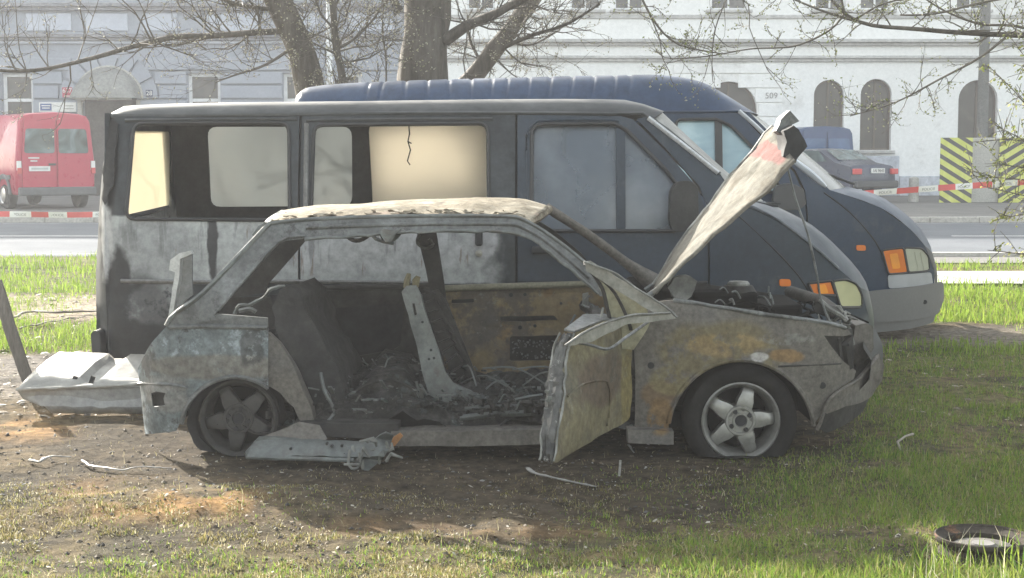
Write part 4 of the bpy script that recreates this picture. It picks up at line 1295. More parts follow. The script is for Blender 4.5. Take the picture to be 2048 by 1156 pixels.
# ---- dark van behind it
V2, V2F = 12.0, 13.95
def y2(x, z):
    y = V2 + .12 * max(0, (z - .95) / .8) ** 1.6 + .05 * max(0, (.6 - z) / .4) ** 2
    y += min(.5, .35 * (max(0, x - 2.75) / .75) ** 2.4)
    y += min(.2, .10 * (max(0, -1.62 - x) / .12) ** 2)
    return y
ym2 = (V2 + V2F) / 2
van2 = thing('dark_van', 'dark blue high roofed van with ribbed roof parked behind the burnt van', 'van', (1, 13, .02))
M_V2 = mat('dusty_navy_paint', [(.020, .034, .062), (.029, .047, .080)], scale=1.1, rough=.42, bump=.05, bscale=30, speck=.10, spec=.3,
           layers=[dict(col=(.07, .08, .095), scale=2.2, lo=.55, hi=.75, amount=.4)])
M_V2R = mat('dusty_navy_roof', [(.022, .042, .088), (.032, .056, .108)], scale=1.4, rough=.45, bump=.05, spec=.35)
w2 = rr([(1352, 239), (1432, 238), (1462, 252), (1520, 310), (1566, 384), (1350, 384)], [12, 8, 8, 8, 12, 10])
def v2(name, outline, holes, m, parent=van2, g=.1, off=inner, out=0.0):
    return make(name, MB().panel(trace(outline, y2), [trace(h, y2) for h in holes], skin(y2, out), off, grid=g), m, parent, smooth=40)
bs = v2('body_side', [(594, 214), (1000, 217), (1318, 222), (1318, 640), (594, 645)], [], M_V2)
d2 = v2('front_door', [(1322, 223), (1452, 221), (1480, 228), (1540, 290), (1588, 345), (1606, 384), (1612, 430), (1612, 636), (1322, 640)], [w2], M_V2)
wg2 = v2('front_wing', [(1484, 226), (1498, 224), (1610, 335), (1660, 380), (1760, 415), (1820, 458), (1850, 492), (1869, 545), (1868, 600), (1700, 640), (1616, 640), (1616, 430), (1610, 380), (1592, 342), (1544, 287)], [], M_V2)
make('window_seal', MB().tube([q + Vector((0, -.004, 0)) for q in side_pts(w2 + w2[:1], y2)], .014, 6, caps=False), M_DARK, d2, smooth=60)
make('window_divider', MB().panel(trace([(1430, 238), (1444, 244), (1446, 386), (1431, 386)], y2), [], skin(y2, .002), (0, .03, 0), grid=.2), M_DARK, d2)
M_SKYGL = pane_mat('painted_sky_glass', [(.3, (.17, .27, .32)), (.5, (.26, .38, .43)), (.62, (.42, .55, .58))], .06)  # sky reflection put into the pane colour
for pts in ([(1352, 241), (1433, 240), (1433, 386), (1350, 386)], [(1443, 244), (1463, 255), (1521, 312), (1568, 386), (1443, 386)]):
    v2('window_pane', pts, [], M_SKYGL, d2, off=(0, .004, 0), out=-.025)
# ribbed roof
near = lerp_path(side_pts([(592, 215), (1000, 218), (1318, 223), (1420, 222), (1476, 222), (1498, 224)], y2), 420)
crest = lerp_path(flat_pts([(590, 208), (597, 186), (630, 171), (760, 162), (1000, 155), (1250, 149), (1330, 150), (1395, 161), (1445, 186), (1513, 232)], V2 + .55), 420)
ribs = [W(p, 170, V2).x for p in (727, 757, 803, 848, 893, 939, 983, 1016, 1060, 1105, 1150, 1195, 1238, 1270)]
rows = []
for a, b_ in zip(near, crest):
    dip = max([math.exp(-((b_.x - r_) / .014) ** 2) for r_ in ribs])
    row = []
    for k in range(25):
        t = .5 - .5 * math.cos(math.pi * k / 24)
        wgt = 1 - abs(2 * t - 1) ** 7
        mid = math.sin(math.pi * t)
        row.append(Vector((a.x + (b_.x - a.x) * wgt, a.y + (2 * ym2 - 2 * a.y) * t + (.012 * dip if t < .5 else -.012 * dip) * wgt, a.z + (b_.z - a.z) * wgt - .012 * dip * wgt)))
    rows.append(row)
make('roof', MB().loft(rows), M_V2R, van2, smooth=60)
make('rain_gutter', MB().tube(lerp_path(side_pts([(594, 216), (1000, 219), (1320, 224), (1476, 223)], y2), 14), .012, 6), M_V2, van2, smooth=60)
make('windscreen', cross(side_pts([(1498, 224), (1610, 335), (1660, 380)], y2), flat_pts([(1513, 232), (1606, 300), (1692, 372)], V2 + .6), ym2, p=3), pane_mat('dusty_windscreen', [(.3, (.14, .14, .13)), (.7, (.24, .235, .21))], .25), van2, smooth=50)
make('windscreen_highlight', MB().tube(lerp_path(side_pts([(1478, 222), (1512, 252), (1536, 276)], y2), 8), .03, 8, flat=.6), plain('pale_highlight', (.50, .52, .55), .4), van2, smooth=60)  # highlight on the windscreen pillar, painted as a pale strip
make('windscreen_highlight', MB().tube(lerp_path(side_pts([(1584, 318), (1622, 348), (1652, 374)], y2), 8), [.02, .04, .045, .05, .05, .045, .035, .02], 8, flat=.6), plain('pale_highlight', (.55, .58, .62), .35), van2, smooth=60)  # lower windscreen highlight, painted the same way
b2 = make('bonnet', cross(side_pts([(1660, 380), (1760, 415), (1820, 458), (1850, 492)], y2), flat_pts([(1692, 372), (1762, 392), (1823, 438), (1856, 480), (1867, 512)], V2 + .65), ym2, p=3), M_V2, van2, smooth=50)
make('bonnet_seam', MB().tube([q + Vector((0, .003, 0)) for q in lerp_path(side_pts([(1648, 385), (1700, 425), (1745, 475), (1765, 510)], y2), 12)], .007, 5), M_SOOT, wg2)
make('nose', cross(side_pts([(1850, 492), (1869, 545), (1868, 600)], y2), flat_pts([(1867, 512), (1876, 548), (1874, 600)], V2 + .65), ym2, p=3), M_DARK, van2, smooth=50)
def l2(name, pts, m, out=.015, parent=van2, r_=6): return v2(name, rr(pts, r_), [], m, parent, g=.06, off=(0, .025, 0), out=out)
l2('indicator_lamp', [(1763, 500), (1806, 495), (1815, 545), (1776, 548)], M_ORANGE)
l2('headlight', [(1807, 495), (1842, 496), (1856, 512), (1858, 541), (1816, 545)], M_LENSG)
l2('valance', [(1775, 550), (1862, 544), (1866, 570), (1777, 577)], plain('silver_valance', (.36, .37, .39), .5), .01)
l2('side_repeater', [(1712, 490), (1730, 490), (1731, 501), (1712, 501)], M_ORANGE, .02, wg2, 4)
M_BUMP = mat('grey_bumper_plastic', [(.15, .15, .15), (.175, .173, .17)], scale=1.2, rough=.7, bump=.03, bscale=40, speck=.05)
bq = l2('bumper', [(1690, 590), (1745, 581), (1868, 566), (1885, 562), (1886, 598), (1874, 628), (1820, 640), (1690, 646)], M_BUMP, .035, r_=8)
l2('bumper_skirt', [(1690, 640), (1820, 636), (1872, 622), (1866, 645), (1820, 657), (1757, 664), (1690, 668)], M_BUMP, .015, r_=6)
q = side_pts([(1847, 603)], y2)[0]
make('bumper_hole', MB().lathe([(0, -.045), (.018, -.045), (.018, -.02)], q, 'Y', 12), M_BLACK, bq)
mm_ = MB().panel(rr(trace([(1552, 372), (1585, 366), (1608, 378), (1612, 408), (1600, 420), (1558, 420), (1546, 405)], V2 - .16), .03), [], lambda u, v: (u, V2 - .16, v), (0, .1, 0), grid=.07).warp(.005, 5)
make('wing_mirror', mm_, plain('mirror_grey', (.06, .06, .062), .55), van2, smooth=60, bevel=.012)
wip = MB()
for k in range(3):
    wip.tube(lerp_path([W(1615 + 6 * k, 343 + 3 * k, 12.45 + .2 * k), W(1645 + 8 * k, 345 + 4 * k, 12.4 + .2 * k), W(1700 + 4 * k, 366 + k, 12.5 + .25 * k)], 7), .011, 5)
make('wipers', wip, M_DARK, van2)
make('floor', MB().box((.7, ym2, .35), (4.6, 1.8, .05)), M_SOOT, van2)
make('far_side', MB().panel([(-1.68, .3), (3.0, .3), (3.2, .9), (2.5, 1.1), (2.05, 1.72), (-1.62, 1.78)], [], lambda x, z: (x, 2 * ym2 - y2(x, z), z), (0, -.03, 0), grid=.3), M_V2, van2, smooth=40)
make('rear_doors', MB().panel([(ym2 - .9, .3), (ym2 + .9, .3), (ym2 + .82, 1.78), (ym2 - .82, 1.78)], [], lambda u, v: (-1.69, u, v), (.03, 0, 0), grid=.4), M_V2, van2)
for x_ in (-.9, 2.35):
    for y_ in (V2 + .12, V2F - .12):
        wl = make('wheel', MB().lathe([(0, -.1), (.2, -.1), (.21, -.12), (.30, -.12), (.33, -.08), (.33, .08), (.3, .12), (.2, .1), (0, .1)], (x_, y_, .335), 'Y', 28), M_BLACK, van2, smooth=30)

# dark bezels and lens ribs of the lamps
def bezel(pts, yf, t, out):
    p = [Vector((x, yf(x, z) - out, z)) for x, z in trace(pts + pts[:1], yf)]
    make('lamp_bezel', MB().tube(p, .009, 5, caps=False), M_DARK, t, smooth=60)
for pts, yf, t in ((rr([(1615, 566), (1662, 561), (1671, 590), (1626, 590)], 4), y1, van1), (rr([(1664, 561), (1690, 558), (1712, 567), (1723, 590), (1723, 614), (1680, 614), (1673, 592)], 7), y1, van1),
                   (rr([(1763, 500), (1806, 495), (1815, 545), (1776, 548)], 6), y2, van2), (rr([(1807, 495), (1842, 496), (1856, 512), (1858, 541), (1816, 545)], 6), y2, van2)):
    bezel(pts, yf, t, .016)
M_OR2 = plain('pale_orange_lens', (.75, .28, .03), .25)
for pts, yf, t in (([(1632, 570), (1650, 568), (1656, 586), (1638, 587)], y1, van1), ([(1778, 508), (1794, 506), (1800, 536), (1784, 538)], y2, van2)):
    make('bulb_window', MB().panel(trace(rr(pts, 3), yf), [], skin(yf, .018), (0, .01, 0), grid=.05), M_OR2, t)
for a in (1832, 1843):
    p = side_pts([(a - 4, 503), (a + 4, 540)], y2)
    make('lens_rib', MB().tube([q + Vector((0, -.018, 0)) for q in p], .004, 4), plain('lens_rib', (.50, .50, .42), .3), van2)

# ------------------------------------------------------------------ the burnt hatchback
CY, CF = 7.22, 8.80
CL = (-.05, 8.0, 0)
ymc = (CY + CF) / 2
def yc(x, z):
    y = CY + .20 * max(0, (z - .70) / .5) ** 1.25 + .05 * max(0, (.45 - z) / .3) ** 2
    y += min(.5, .34 * (max(0, x - 1.38) / .42) ** 2.3)
    y += min(.2, .10 * (max(0, -1.66 - x) / .14) ** 2)
    return y
def ycf(x, z): return 2 * ymc - yc(x, z)
def cpx(px, py): return W(px, py, CY)
def cb(px, py, rx, rz):
    v = cpx(px, py)
    return (v.x, v.z, rx / 415.0, rz / 415.0)
car = thing('burnt_hatchback', 'burnt out hatchback shell with open bonnet and torn open doors, nearest vehicle', 'car', CL)
RUST, RUST2, OLIVE = (.155, .102, .056), (.195, .122, .056), (.14, .115, .06)
M_QUART = mat('blue_grey_scorched_steel', [(.090, .106, .112), (.138, .160, .168), (.088, .092, .09)], scale=4, rough=.6, metal=.1, bump=.3, bscale=30, speck=.4, loc=CL,
              layers=[dict(col=(.27, .31, .33), scale=6, lo=.53, hi=.66, amount=.8), dict(col=(.045, .042, .04), scale=5, lo=.56, hi=.64, amount=.8),
                      dict(col=(.14, .128, .108), blob=cb(440, 735, 150, 26), wamp=.6, scale=4, lo=.3, hi=.5, amount=.8),
                      dict(col=(.22, .21, .195), blob=cb(330, 790, 60, 40), wamp=.6, scale=5, lo=.35, hi=.55, amount=.6),
                      dict(col=(.05, .05, .05), blob=cb(505, 690, 26, 50), wamp=1.6, wob=12, scale=8, lo=.44, hi=.5, amount=.8)])
M_PILL = mat('scorched_pillar_steel', [(.078, .08, .078), (.122, .126, .124), (.18, .186, .186)], scale=5, rough=.55, metal=.15, bump=.25, bscale=35, speck=.35,
             layers=[dict(col=(.04, .037, .034), scale=6, lo=.55, hi=.65, amount=.6)])
M_ROOFC = mat('ash_covered_roof', [(.20, .175, .135), (.29, .26, .205), (.175, .15, .11), (.34, .31, .255)], scale=4.5, rough=.95, spec=.08, bump=.6, bscale=26, speck=.35,
              layers=[dict(col=(.28, .205, .165), scale=3, lo=.55, hi=.7, amount=.6), dict(col=(.10, .085, .07), scale=9, lo=.58, hi=.66, amount=.7), dict(col=(.44, .41, .355), scale=7, lo=.6, hi=.72, amount=.7)])
M_FEND = mat('rusting_grey_steel', [(.082, .075, .066), (.12, .109, .095), (.10, .095, .089)], scale=3, rough=.75, metal=.05, bump=.35, bscale=36, speck=.38, loc=CL,
             layers=[dict(col=OLIVE, blob=cb(1440, 700, 130, 60), wamp=.7, wob=4, scale=6, lo=.40, hi=.6, amount=.8),
                     dict(col=(.22, .155, .07), blob=cb(1450, 690, 85, 24), wamp=.8, wob=6, scale=8, lo=.42, hi=.58, amount=.75),
                     dict(col=RUST2, blob=cb(1572, 712, 40, 14), wamp=.9, wob=8, scale=12, lo=.42, hi=.52, amount=.95),
                     dict(col=(.36, .345, .33), blob=cb(1520, 714, 18, 10), wamp=.9, wob=9, scale=12, lo=.38, hi=.46, amount=.9),
                     dict(col=RUST, blob=cb(1315, 790, 38, 30), wamp=.8, wob=5, scale=6, lo=.36, hi=.5, amount=.8),
                     dict(col=RUST2, blob=cb(1325, 830, 26, 40), wamp=.8, wob=6, scale=7, lo=.40, hi=.5, amount=.85),
                     dict(col=(.17, .14, .07), blob=cb(1340, 765, 46, 30), wamp=.8, wob=5, scale=7, lo=.42, hi=.55, amount=.8),
                     dict(col=(.20, .195, .185), blob=cb(1570, 678, 60, 12), wamp=.9, wob=8, scale=12, lo=.45, hi=.56, amount=.5)])
M_DOOR = mat('yellow_rusted_door_skin', [(.105, .09, .052), (.15, .13, .075), (.085, .07, .05)], scale=5, loc=CL, rough=.75, metal=.05, bump=.4, bscale=30, speck=.38,
             layers=[dict(col=(.085, .060, .042), blob=(W(1205, 760, 6.8).x, W(1205, 760, 6.8).z, .12, .13), wamp=.8, wob=6, scale=3.2, lo=.3, hi=.45, amount=.85), dict(col=(.18, .145, .055), blob=(W(1255, 770, 7.1).x, W(1255, 770, 7.1).z, .035, .3), wamp=.5, wob=6, scale=6, lo=.35, hi=.5, amount=.8), dict(col=(.22, .205, .15), scale=8, lo=.58, hi=.7, amount=.6), dict(col=(.075, .075, .062), scale=2.0, lo=.52, hi=.7, amount=.5)])
M_RUSTY = mat('rusted_inner_panel', [(.14, .105, .06), (.20, .15, .08), (.12, .105, .085)], scale=5, rough=.8, metal=.05, bump=.3, bscale=26, speck=.22,
              layers=[dict(col=RUST2, scale=5, lo=.54, hi=.66, amount=.7), dict(col=(.07, .065, .06), scale=2.4, lo=.5, hi=.62, amount=.75), dict(col=(.24, .24, .21), scale=9, lo=.6, hi=.7, amount=.5)])
M_CHAR = mat('charred_steel', [(.018, .0175, .017), (.034, .032, .030), (.055, .052, .048)], scale=6, rough=.8, metal=.1, bump=.5, bscale=30, speck=.25)
M_BARE = mat('pale_bare_steel', [(.085, .093, .091), (.14, .15, .145), (.105, .105, .098)], scale=8, rough=.5, metal=.25, bump=.2, bscale=40, speck=.2,
             layers=[dict(col=(.11, .10, .09), scale=7, lo=.56, hi=.64, amount=.7)])
M_CRUMP = mat('crumpled_bright_steel', [(.09, .09, .083), (.17, .17, .155), (.30, .30, .28)], scale=9, rough=.6, metal=.2, bump=.4, bscale=40, speck=.2)

def cp(name, outline, m, holes=(), yf=yc, parent=None, off=(0, .012, 0), g=.045, out=0.0, warp=.004, seed=0, raw=False, sm=35):
    o = outline if raw else trace(outline, yf)
    hs = holes if raw else [trace(h, yf) for h in holes]
    mb = MB().panel(o, hs, skin(yf, out), off, grid=g)
    if warp:
        mb.warp(warp, 4.5, seed, (.6, 1, .6))
    return make(name, mb, m, parent or car, smooth=sm)
def mirror(name, outline, m, holes=(), off=(0, -.012, 0), g=.07, seed=1, parent=None, warp=.005):
    o = trace(outline, yc)
    hs = [trace(h, yc) for h in holes]
    mb = MB().panel(o, hs, skin(ycf), off, grid=g).warp(warp, 4.5, seed, (.6, 1, .6))
    return make(name, mb, m, parent or car, smooth=35)
def circ(cx, cy, r, a0, a1, n=18):
    return [(cx + r * math.cos(R(a0 + (a1 - a0) * i / n)), cy + r * math.sin(R(a0 + (a1 - a0) * i / n))) for i in range(n + 1)]

# rear quarter
o_q = [(275, 737), (300, 690), (331, 655), (400, 654), (536, 656), (536, 771)] + circ(470, 862, 108, -52, -172, 14)[:-1] + [(352, 862), (318, 866), (290, 868), (283, 800)]
qp = cp('quarter_panel', o_q, M_QUART, holes=[[(301, 787), (312, 783), (331, 786), (327, 797), (330, 811), (306, 814)]], seed=2)
mirror('quarter_panel', o_q, M_CHAR, seed=3)
cp('tail_recess', [(298, 780), (334, 780), (334, 816), (298, 816)], M_CHAR, out=-.05)
make('body_crease', MB().tube(lerp_path(side_pts([(277, 767), (320, 768), (352, 770), (376, 776)], yc), 10), .009, 6), M_PILL, qp, smooth=60)
make('arch_lip', MB().tube(side_pts(circ(470, 862, 108, -52, -172, 20), yc), .012, 6), M_PILL, qp, smooth=60)
make('waist_ledge', MB().tube(lerp_path(side_pts([(336, 654), (430, 653), (534, 656)], yc), 10), .012, 6), M_PILL, qp, smooth=60)
cp('waist_panel', [(345, 654), (372, 626), (430, 628), (534, 636), (535, 654)], M_PILL, out=-.012, seed=4)
o_cp = [(331, 655), (346, 632), (400, 591), (470, 520), (538, 449), (560, 441), (612, 470), (604, 478), (560, 484), (500, 550), (440, 614), (428, 630), (436, 640), (380, 650)]
rp = cp('rear_pillar', o_cp, M_PILL, seed=5, off=(0, .05, 0), warp=.003)
mirror('rear_pillar', o_cp, M_CHAR, off=(0, -.06, 0), seed=6)
make('pillar_edge', MB().tube(lerp_path(side_pts([(333, 652), (347, 630), (402, 589), (472, 517), (540, 446)], yc), 16), .013, 6), M_BARE, rp, smooth=60)
make('inner_edge', MB().tube(lerp_path(side_pts([(436, 620), (500, 545), (560, 482), (610, 473)], yc), 14), .010, 6), M_PILL, rp, smooth=60)
# inner wheel housing / door jamb behind the rear wheel arch
jb = MB().panel(trace([(537, 668), (560, 690), (585, 730), (606, 780), (622, 815), (628, 842), (606, 852), (588, 815), (560, 785), (537, 771)], CY + .03), [], lambda u, v: (u, CY + .03 + .12 * max(0, (u + 1.07)), v), (0, .10, 0), grid=.05).warp(.01, 5, 7)
make('door_jamb', jb, M_FEND, car, smooth=40)
# inner wheel arches
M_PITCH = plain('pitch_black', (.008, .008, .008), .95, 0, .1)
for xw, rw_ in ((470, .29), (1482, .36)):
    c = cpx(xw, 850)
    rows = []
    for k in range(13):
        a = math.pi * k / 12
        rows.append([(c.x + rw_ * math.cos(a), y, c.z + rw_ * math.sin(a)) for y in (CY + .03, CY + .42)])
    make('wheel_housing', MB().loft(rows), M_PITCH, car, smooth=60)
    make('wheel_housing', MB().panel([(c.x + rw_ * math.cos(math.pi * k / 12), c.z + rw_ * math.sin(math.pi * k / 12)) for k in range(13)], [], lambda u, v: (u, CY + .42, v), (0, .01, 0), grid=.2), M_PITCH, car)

# roof rail, gutters, pillars
o_rail = [(540, 447), (620, 438), (800, 432), (1000, 432), (1052, 441), (1120, 484), (1190, 543), (1226, 592), (1200, 592), (1150, 546), (1090, 498), (1050, 472), (1000, 463), (850, 463), (760, 469), (680, 473), (612, 479), (606, 472)]
rr_ = cp('roof_rail', o_rail, M_PILL, seed=8, off=(0, .06, 0), warp=.003)
mirror('roof_rail', o_rail, M_CHAR, off=(0, -.06, 0), seed=9)
make('drip_gutter', MB().tube(lerp_path(side_pts([(541, 447), (620, 438.5), (800, 432.5), (1000, 432.5), (1052, 442), (1120, 485), (1190, 544), (1214, 576)], yc), 40), .0105, 6), M_BARE, rr_, smooth=60)
make('rail_crease', MB().tube(lerp_path(side_pts([(612, 456), (800, 449), (1000, 448), (1046, 455), (1100, 488), (1180, 556)], yc), 30), .012, 6), M_PILL, rr_, smooth=60)
mbl = MB().tube(lerp_path(side_pts([(610, 477), (760, 469), (850, 463), (1000, 463), (1050, 472), (1090, 498), (1150, 546), (1196, 588)], yc), 50), .009, 6)
mbl.warp(.008, 14, 4)
make('inner_edge', mbl, M_BARE, rr_, smooth=60)
# torn remains of the middle pillar under the rail
mbt = MB().panel(trace([(756, 462), (800, 458), (796, 470), (784, 486), (768, 484), (760, 474)], CY + .14), [], lambda u, v: (u, CY + .14, v), (0, .07, 0), grid=.03).warp(.02, 12, 3)
mbt.tube([W(745, 470, 7.4), W(752, 478, 7.38), W(766, 483, 7.4), W(787, 487, 7.42)], .01, 5)
make('torn_pillar_stub', mbt, M_BARE, car, smooth=50)
mbh = MB().tube(lerp_path([W(694, 470, 7.55), W(705, 480, 7.52), W(722, 480, 7.52), W(740, 468, 7.55)], 10), .012, 6)
make('grab_handle', mbh, M_CHAR, car, smooth=60)
mbh = MB().tube(lerp_path([W(838, 470, 8.45), W(835, 486, 8.4), W(850, 496, 8.4), W(866, 490, 8.45), W(858, 478, 8.45)], 14), .01, 6)
make('belt_loop', mbh, M_BARE, car, smooth=60)
# roof skin
near = side_pts([(541, 446), (620, 437.5), (800, 431.5), (1000, 431.5), (1052, 441)], yc)
cr = flat_pts([(574, 422), (640, 412), (800, 404), (950, 399.5), (1040, 401), (1096, 414)], ymc)
rf = cross(near, cr, ymc, n=25, p=2.6, m=44)
nv = []
for v in rf.v:
    k = max(0, 1 - abs(v[1] - ymc) / .68)
    edge = max(0, 1 - abs(v[1] - (CY + .36)) / .16)
    nv.append((v[0], v[1], v[2] + .016 * fbm(Vector(v), 2.6) * min(1, k * 2.5) + .018 * fbm(Vector(v), 9.0) * edge))
rf.v = nv
roof = make('roof', rf, M_ROOFC, car, smooth=60, solid=.006)
hd_ = lerp_path([near[-1], W(1075, 430, 7.7), cr[-1]], 10)
make('header_rail', MB().tube([p + Vector((.005, 0, -.012)) for p in hd_] + [p + Vector((.005, 0, -.012)) for p in lerp_path([cr[-1], Vector((near[-1].x + .03, 2 * ymc - near[-1].y, near[-1].z))], 8)[1:]], .022, 6), M_ROOFC, car, smooth=60)
hr_ = lerp_path([near[0], W(551, 436, 7.6), cr[0]], 8)
make('rear_header', MB().tube([p + Vector((-.02, 0, -.016)) for p in hr_] + [Vector((near[0].x, 2 * ymc - near[0].y, near[0].z - .02))], .024, 6), M_BARE, car, smooth=60)
mbg = MB().panel(trace([(504, 470), (516, 452), (572, 424), (578, 428), (534, 450), (512, 474)], 7.7), [], lambda u, v: (u, 7.7, v), (0, .05, 0), grid=.04).warp(.008, 10)
make('tailgate_hinge_strip', mbg, M_BARE, car, smooth=50)
rg = random.Random(3)
fl = MB()
for k in range(60):
    t = rg.random()
    p = lerp_path(near, 40)[int(t * 39)] + Vector((rg.uniform(-.03, .03), rg.uniform(.005, .07), 0))
    p.z += .008 + .25 * (p.y - CY - .21)
    s_ = rg.uniform(.01, .035)
    a = rg.uniform(0, 6.28)
    fl.add([p + Vector((s_ * math.cos(a + q), s_ * .5 * math.sin(a + q), rg.uniform(-.004, .012))) for q in (0, 1.4, 2.6, 4.0, 5.2)], [(0, 1, 2, 3, 4)])
make('curled_paint_flakes', fl, M_ROOFC, roof, kind='stuff', solid=.002)
# far windscreen pillar, far middle pillar, far door
fp = lerp_path([W(1092, 414, 8.5), W(1180, 472, 8.55), W(1245, 520, 8.6), W(1318, 574, 8.66)], 18)
make('windscreen_pillar', MB().tube(fp, [.034] * 12 + [.038, .045, .055, .065, .075, .08], 8, flat=.8).warp(.004, 8), M_FEND, car, smooth=60)
mbp = MB().panel(trace([(832, 462), (872, 462), (893, 605), (868, 610), (850, 540)], 8.58), [], lambda u, v: (u, 8.58, v), (0, .05, 0), grid=.06).warp(.006, 6)
make('middle_pillar', mbp, M_CHAR, car, smooth=40)
YD = 8.66
fdo = trace([(884, 575), (1000, 571), (1200, 566), (1232, 600), (1245, 690), (1240, 800), (1100, 815), (930, 812), (890, 700)], YD)
h1 = rr(trace([(1020, 672), (1140, 668), (1142, 720), (1020, 722)], YD), .015)
h2 = rr(trace([(905, 598), (948, 598), (948, 606), (905, 606)], YD), .006)
h3 = rr(trace([(1000, 632), (1110, 630), (1118, 640), (1000, 643)], YD), .01)
def dm(u, v):
    return (u, YD - .02 + .018 * math.sin(v * 30) * (1 if v > .62 else .3) + .02 * (1 if .47 < v < .6 else 0), v)
far_door = make('far_door', MB().panel(fdo, [h1, h2, h3], dm, (0, .03, 0), grid=.05).warp(.006, 5), M_RUSTY, car, smooth=30)
make('door_waist_rail', MB().tube([W(884, 577, YD - .03), W(1000, 573, YD - .03), W(1110, 570, YD - .03), W(1205, 567, YD - .03)], .024, 8, flat=.8), mat('olive_rust_rail', [(.17, .16, .11), (.24, .23, .17)], scale=8, metal=.1, rough=.6), far_door, smooth=60)
for px_, py_, w_, h_ in ((1022, 590, .012, .012), (1050, 589, .01, .01), (1122, 607, .008, .008), (1040, 655, .012, .012), (1070, 652, .01, .01)):
    v = W(px_, py_, YD - .035)
    make('door_hole', MB().lathe([(0, 0), (w_, 0), (w_, .02)], v, 'Y', 8), M_BLACK, far_door)
make('door_skin', MB().panel(trace([(890, 580), (1240, 575), (1255, 690), (1240, 815), (900, 815)], 8.75), [], lambda u, v: (u, 8.75, v), (0, .01, 0), grid=.2), M_CHAR, far_door)
v = W(1080, 695, YD + .03)
gl = MB()
for k in range(90):
    p = W(rg.uniform(1024, 1138), rg.uniform(680, 718), YD + rg.uniform(.0, .05))
    s_ = rg.uniform(.004, .012)
    gl.box(p, (s_, s_, s_ * .7), Matrix.Rotation(rg.random() * 3, 3, 'X'))
make('melted_fragments', gl, M_BARE, far_door, kind='stuff')
# far inner quarter
iq = MB().panel(trace([(556, 600), (600, 574), (866, 569), (884, 640), (890, 800), (640, 800), (590, 700)], 8.64), [rr(trace([(655, 618), (812, 606), (800, 700), (700, 712)], 8.64), .06)], lambda u, v: (u, 8.64 + .02 * math.sin(u * 9), v), (0, .02, 0), grid=.08).warp(.01, 4)
fq = make('inner_quarter_trim', iq, M_CHAR, car, smooth=40)
make('inner_quarter_skin', MB().panel(trace([(540, 590), (880, 572), (890, 800), (600, 800)], 8.74), [], lambda u, v: (u, 8.74, v), (0, .01, 0), grid=.2), M_SOOT, fq)
make('quarter_waist_rail', MB().tube([W(600, 578, 8.6), W(720, 574, 8.6), W(868, 570, 8.6)], .018, 6), M_CHAR, fq, smooth=60)

# floor, sill, rubbish on the floor
fl_ = MB()
rows = []
for i in range(60):
    x = -1.45 + 2.15 * i / 59
    row = []
    for j in range(34):
        y = CY + .06 + 1.46 * j / 33
        hh = .20 + .07 * fbm(Vector((x, y, 0)), 3.0) + .05 * fbm(Vector((x, y, 4)), 9.0)
        hh += .12 * math.exp(-(((x + .62) / .34) ** 2 + ((y - 7.95) / .5) ** 2)) + .06 * math.exp(-(((x + .1) / .5) ** 2 + ((y - 8.1) / .45) ** 2))
        hh -= .05 * math.exp(-((y - CY - .06) / .1) ** 2)
        row.append((x, y, max(.12, hh)))
    rows.append(row)
M_ASH = mat('ash_and_rubbish', [(.016, .016, .015), (.036, .034, .032), (.085, .082, .076)], scale=14, rough=.95, bump=1.0, bscale=45, speck=.4, dist=.02,
            layers=[dict(col=(.09, .11, .105), scale=4, lo=.55, hi=.65, amount=.7), dict(col=(.30, .29, .27), scale=16, lo=.62, hi=.68, amount=.7)])
floor = make('floor_pan', MB().loft(rows), M_ASH, car, smooth=60)
ch = MB()
for k in range(900):
    x, y = rg.uniform(-1.2, .62), CY + .08 + 1.1 * rg.random() ** 1.6
    z = .2 + .12 * math.exp(-(((x + .62) / .34) ** 2 + ((y - 7.95) / .5) ** 2)) + rg.uniform(0, .07)
    s_ = rg.uniform(.006, .03) * (1 if rg.random() < .85 else 2)
    ch.box((x, y, z), (s_, s_ * rg.uniform(.3, 1), s_ * rg.uniform(.15, .5)), Matrix.Rotation(rg.random() * 3, 3, 'Z') @ Matrix.Rotation(rg.random() * 2, 3, 'X'))
make('burnt_fragments', ch, M_ASH, floor, kind='stuff')
for a, b_, r_ in (((905, 806, 7.6), (1075, 800, 7.7), .012), ((930, 818, 7.45), (1060, 812, 7.5), .014), ((945, 800, 7.9), (1100, 762, 8.2), .009), ((960, 770, 8.2), (1080, 755, 8.3), .008),
                  ((690, 820, 7.4), (765, 832, 7.38), .011), ((745, 800, 7.6), (830, 760, 7.9), .010), ((735, 822, 7.4), (738, 850, 7.36), .008), ((1030, 800, 7.4), (1085, 790, 7.45), .010), ((920, 836, 7.35), (1070, 826, 7.38), .018)):
    make('seat_rail', MB().tube([W(*a), (W(*a) + W(*b_)) / 2 + Vector((0, 0, rg.uniform(-.01, .015))), W(*b_)], r_, 6), M_BARE, car, smooth=60)
make('bent_rod', MB().tube(lerp_path([W(641, 745, 7.35), W(650, 785, 7.32), W(668, 824, 7.3), W(640, 858, 7.26), (W(612, 884, 7.22))], 14), .009, 6), M_BARE, car, smooth=60)
ch = MB()
for k in range(150):
    x, y = rg.uniform(-1.05, .6), CY + .08 + 1.0 * rg.random() ** 1.4
    z = .24 + .12 * math.exp(-(((x + .62) / .34) ** 2 + ((y - 7.95) / .5) ** 2)) + rg.uniform(0, .06)
    s_ = rg.uniform(.006, .022)
    ch.box((x, y, z), (s_ * rg.uniform(1, 5), s_, s_ * .4), Matrix.Rotation(rg.random() * 3, 3, 'Z') @ Matrix.Rotation(rg.random() * 1.2, 3, 'Y'))
make('bright_fragments', ch, M_BARE, floor, kind='stuff')
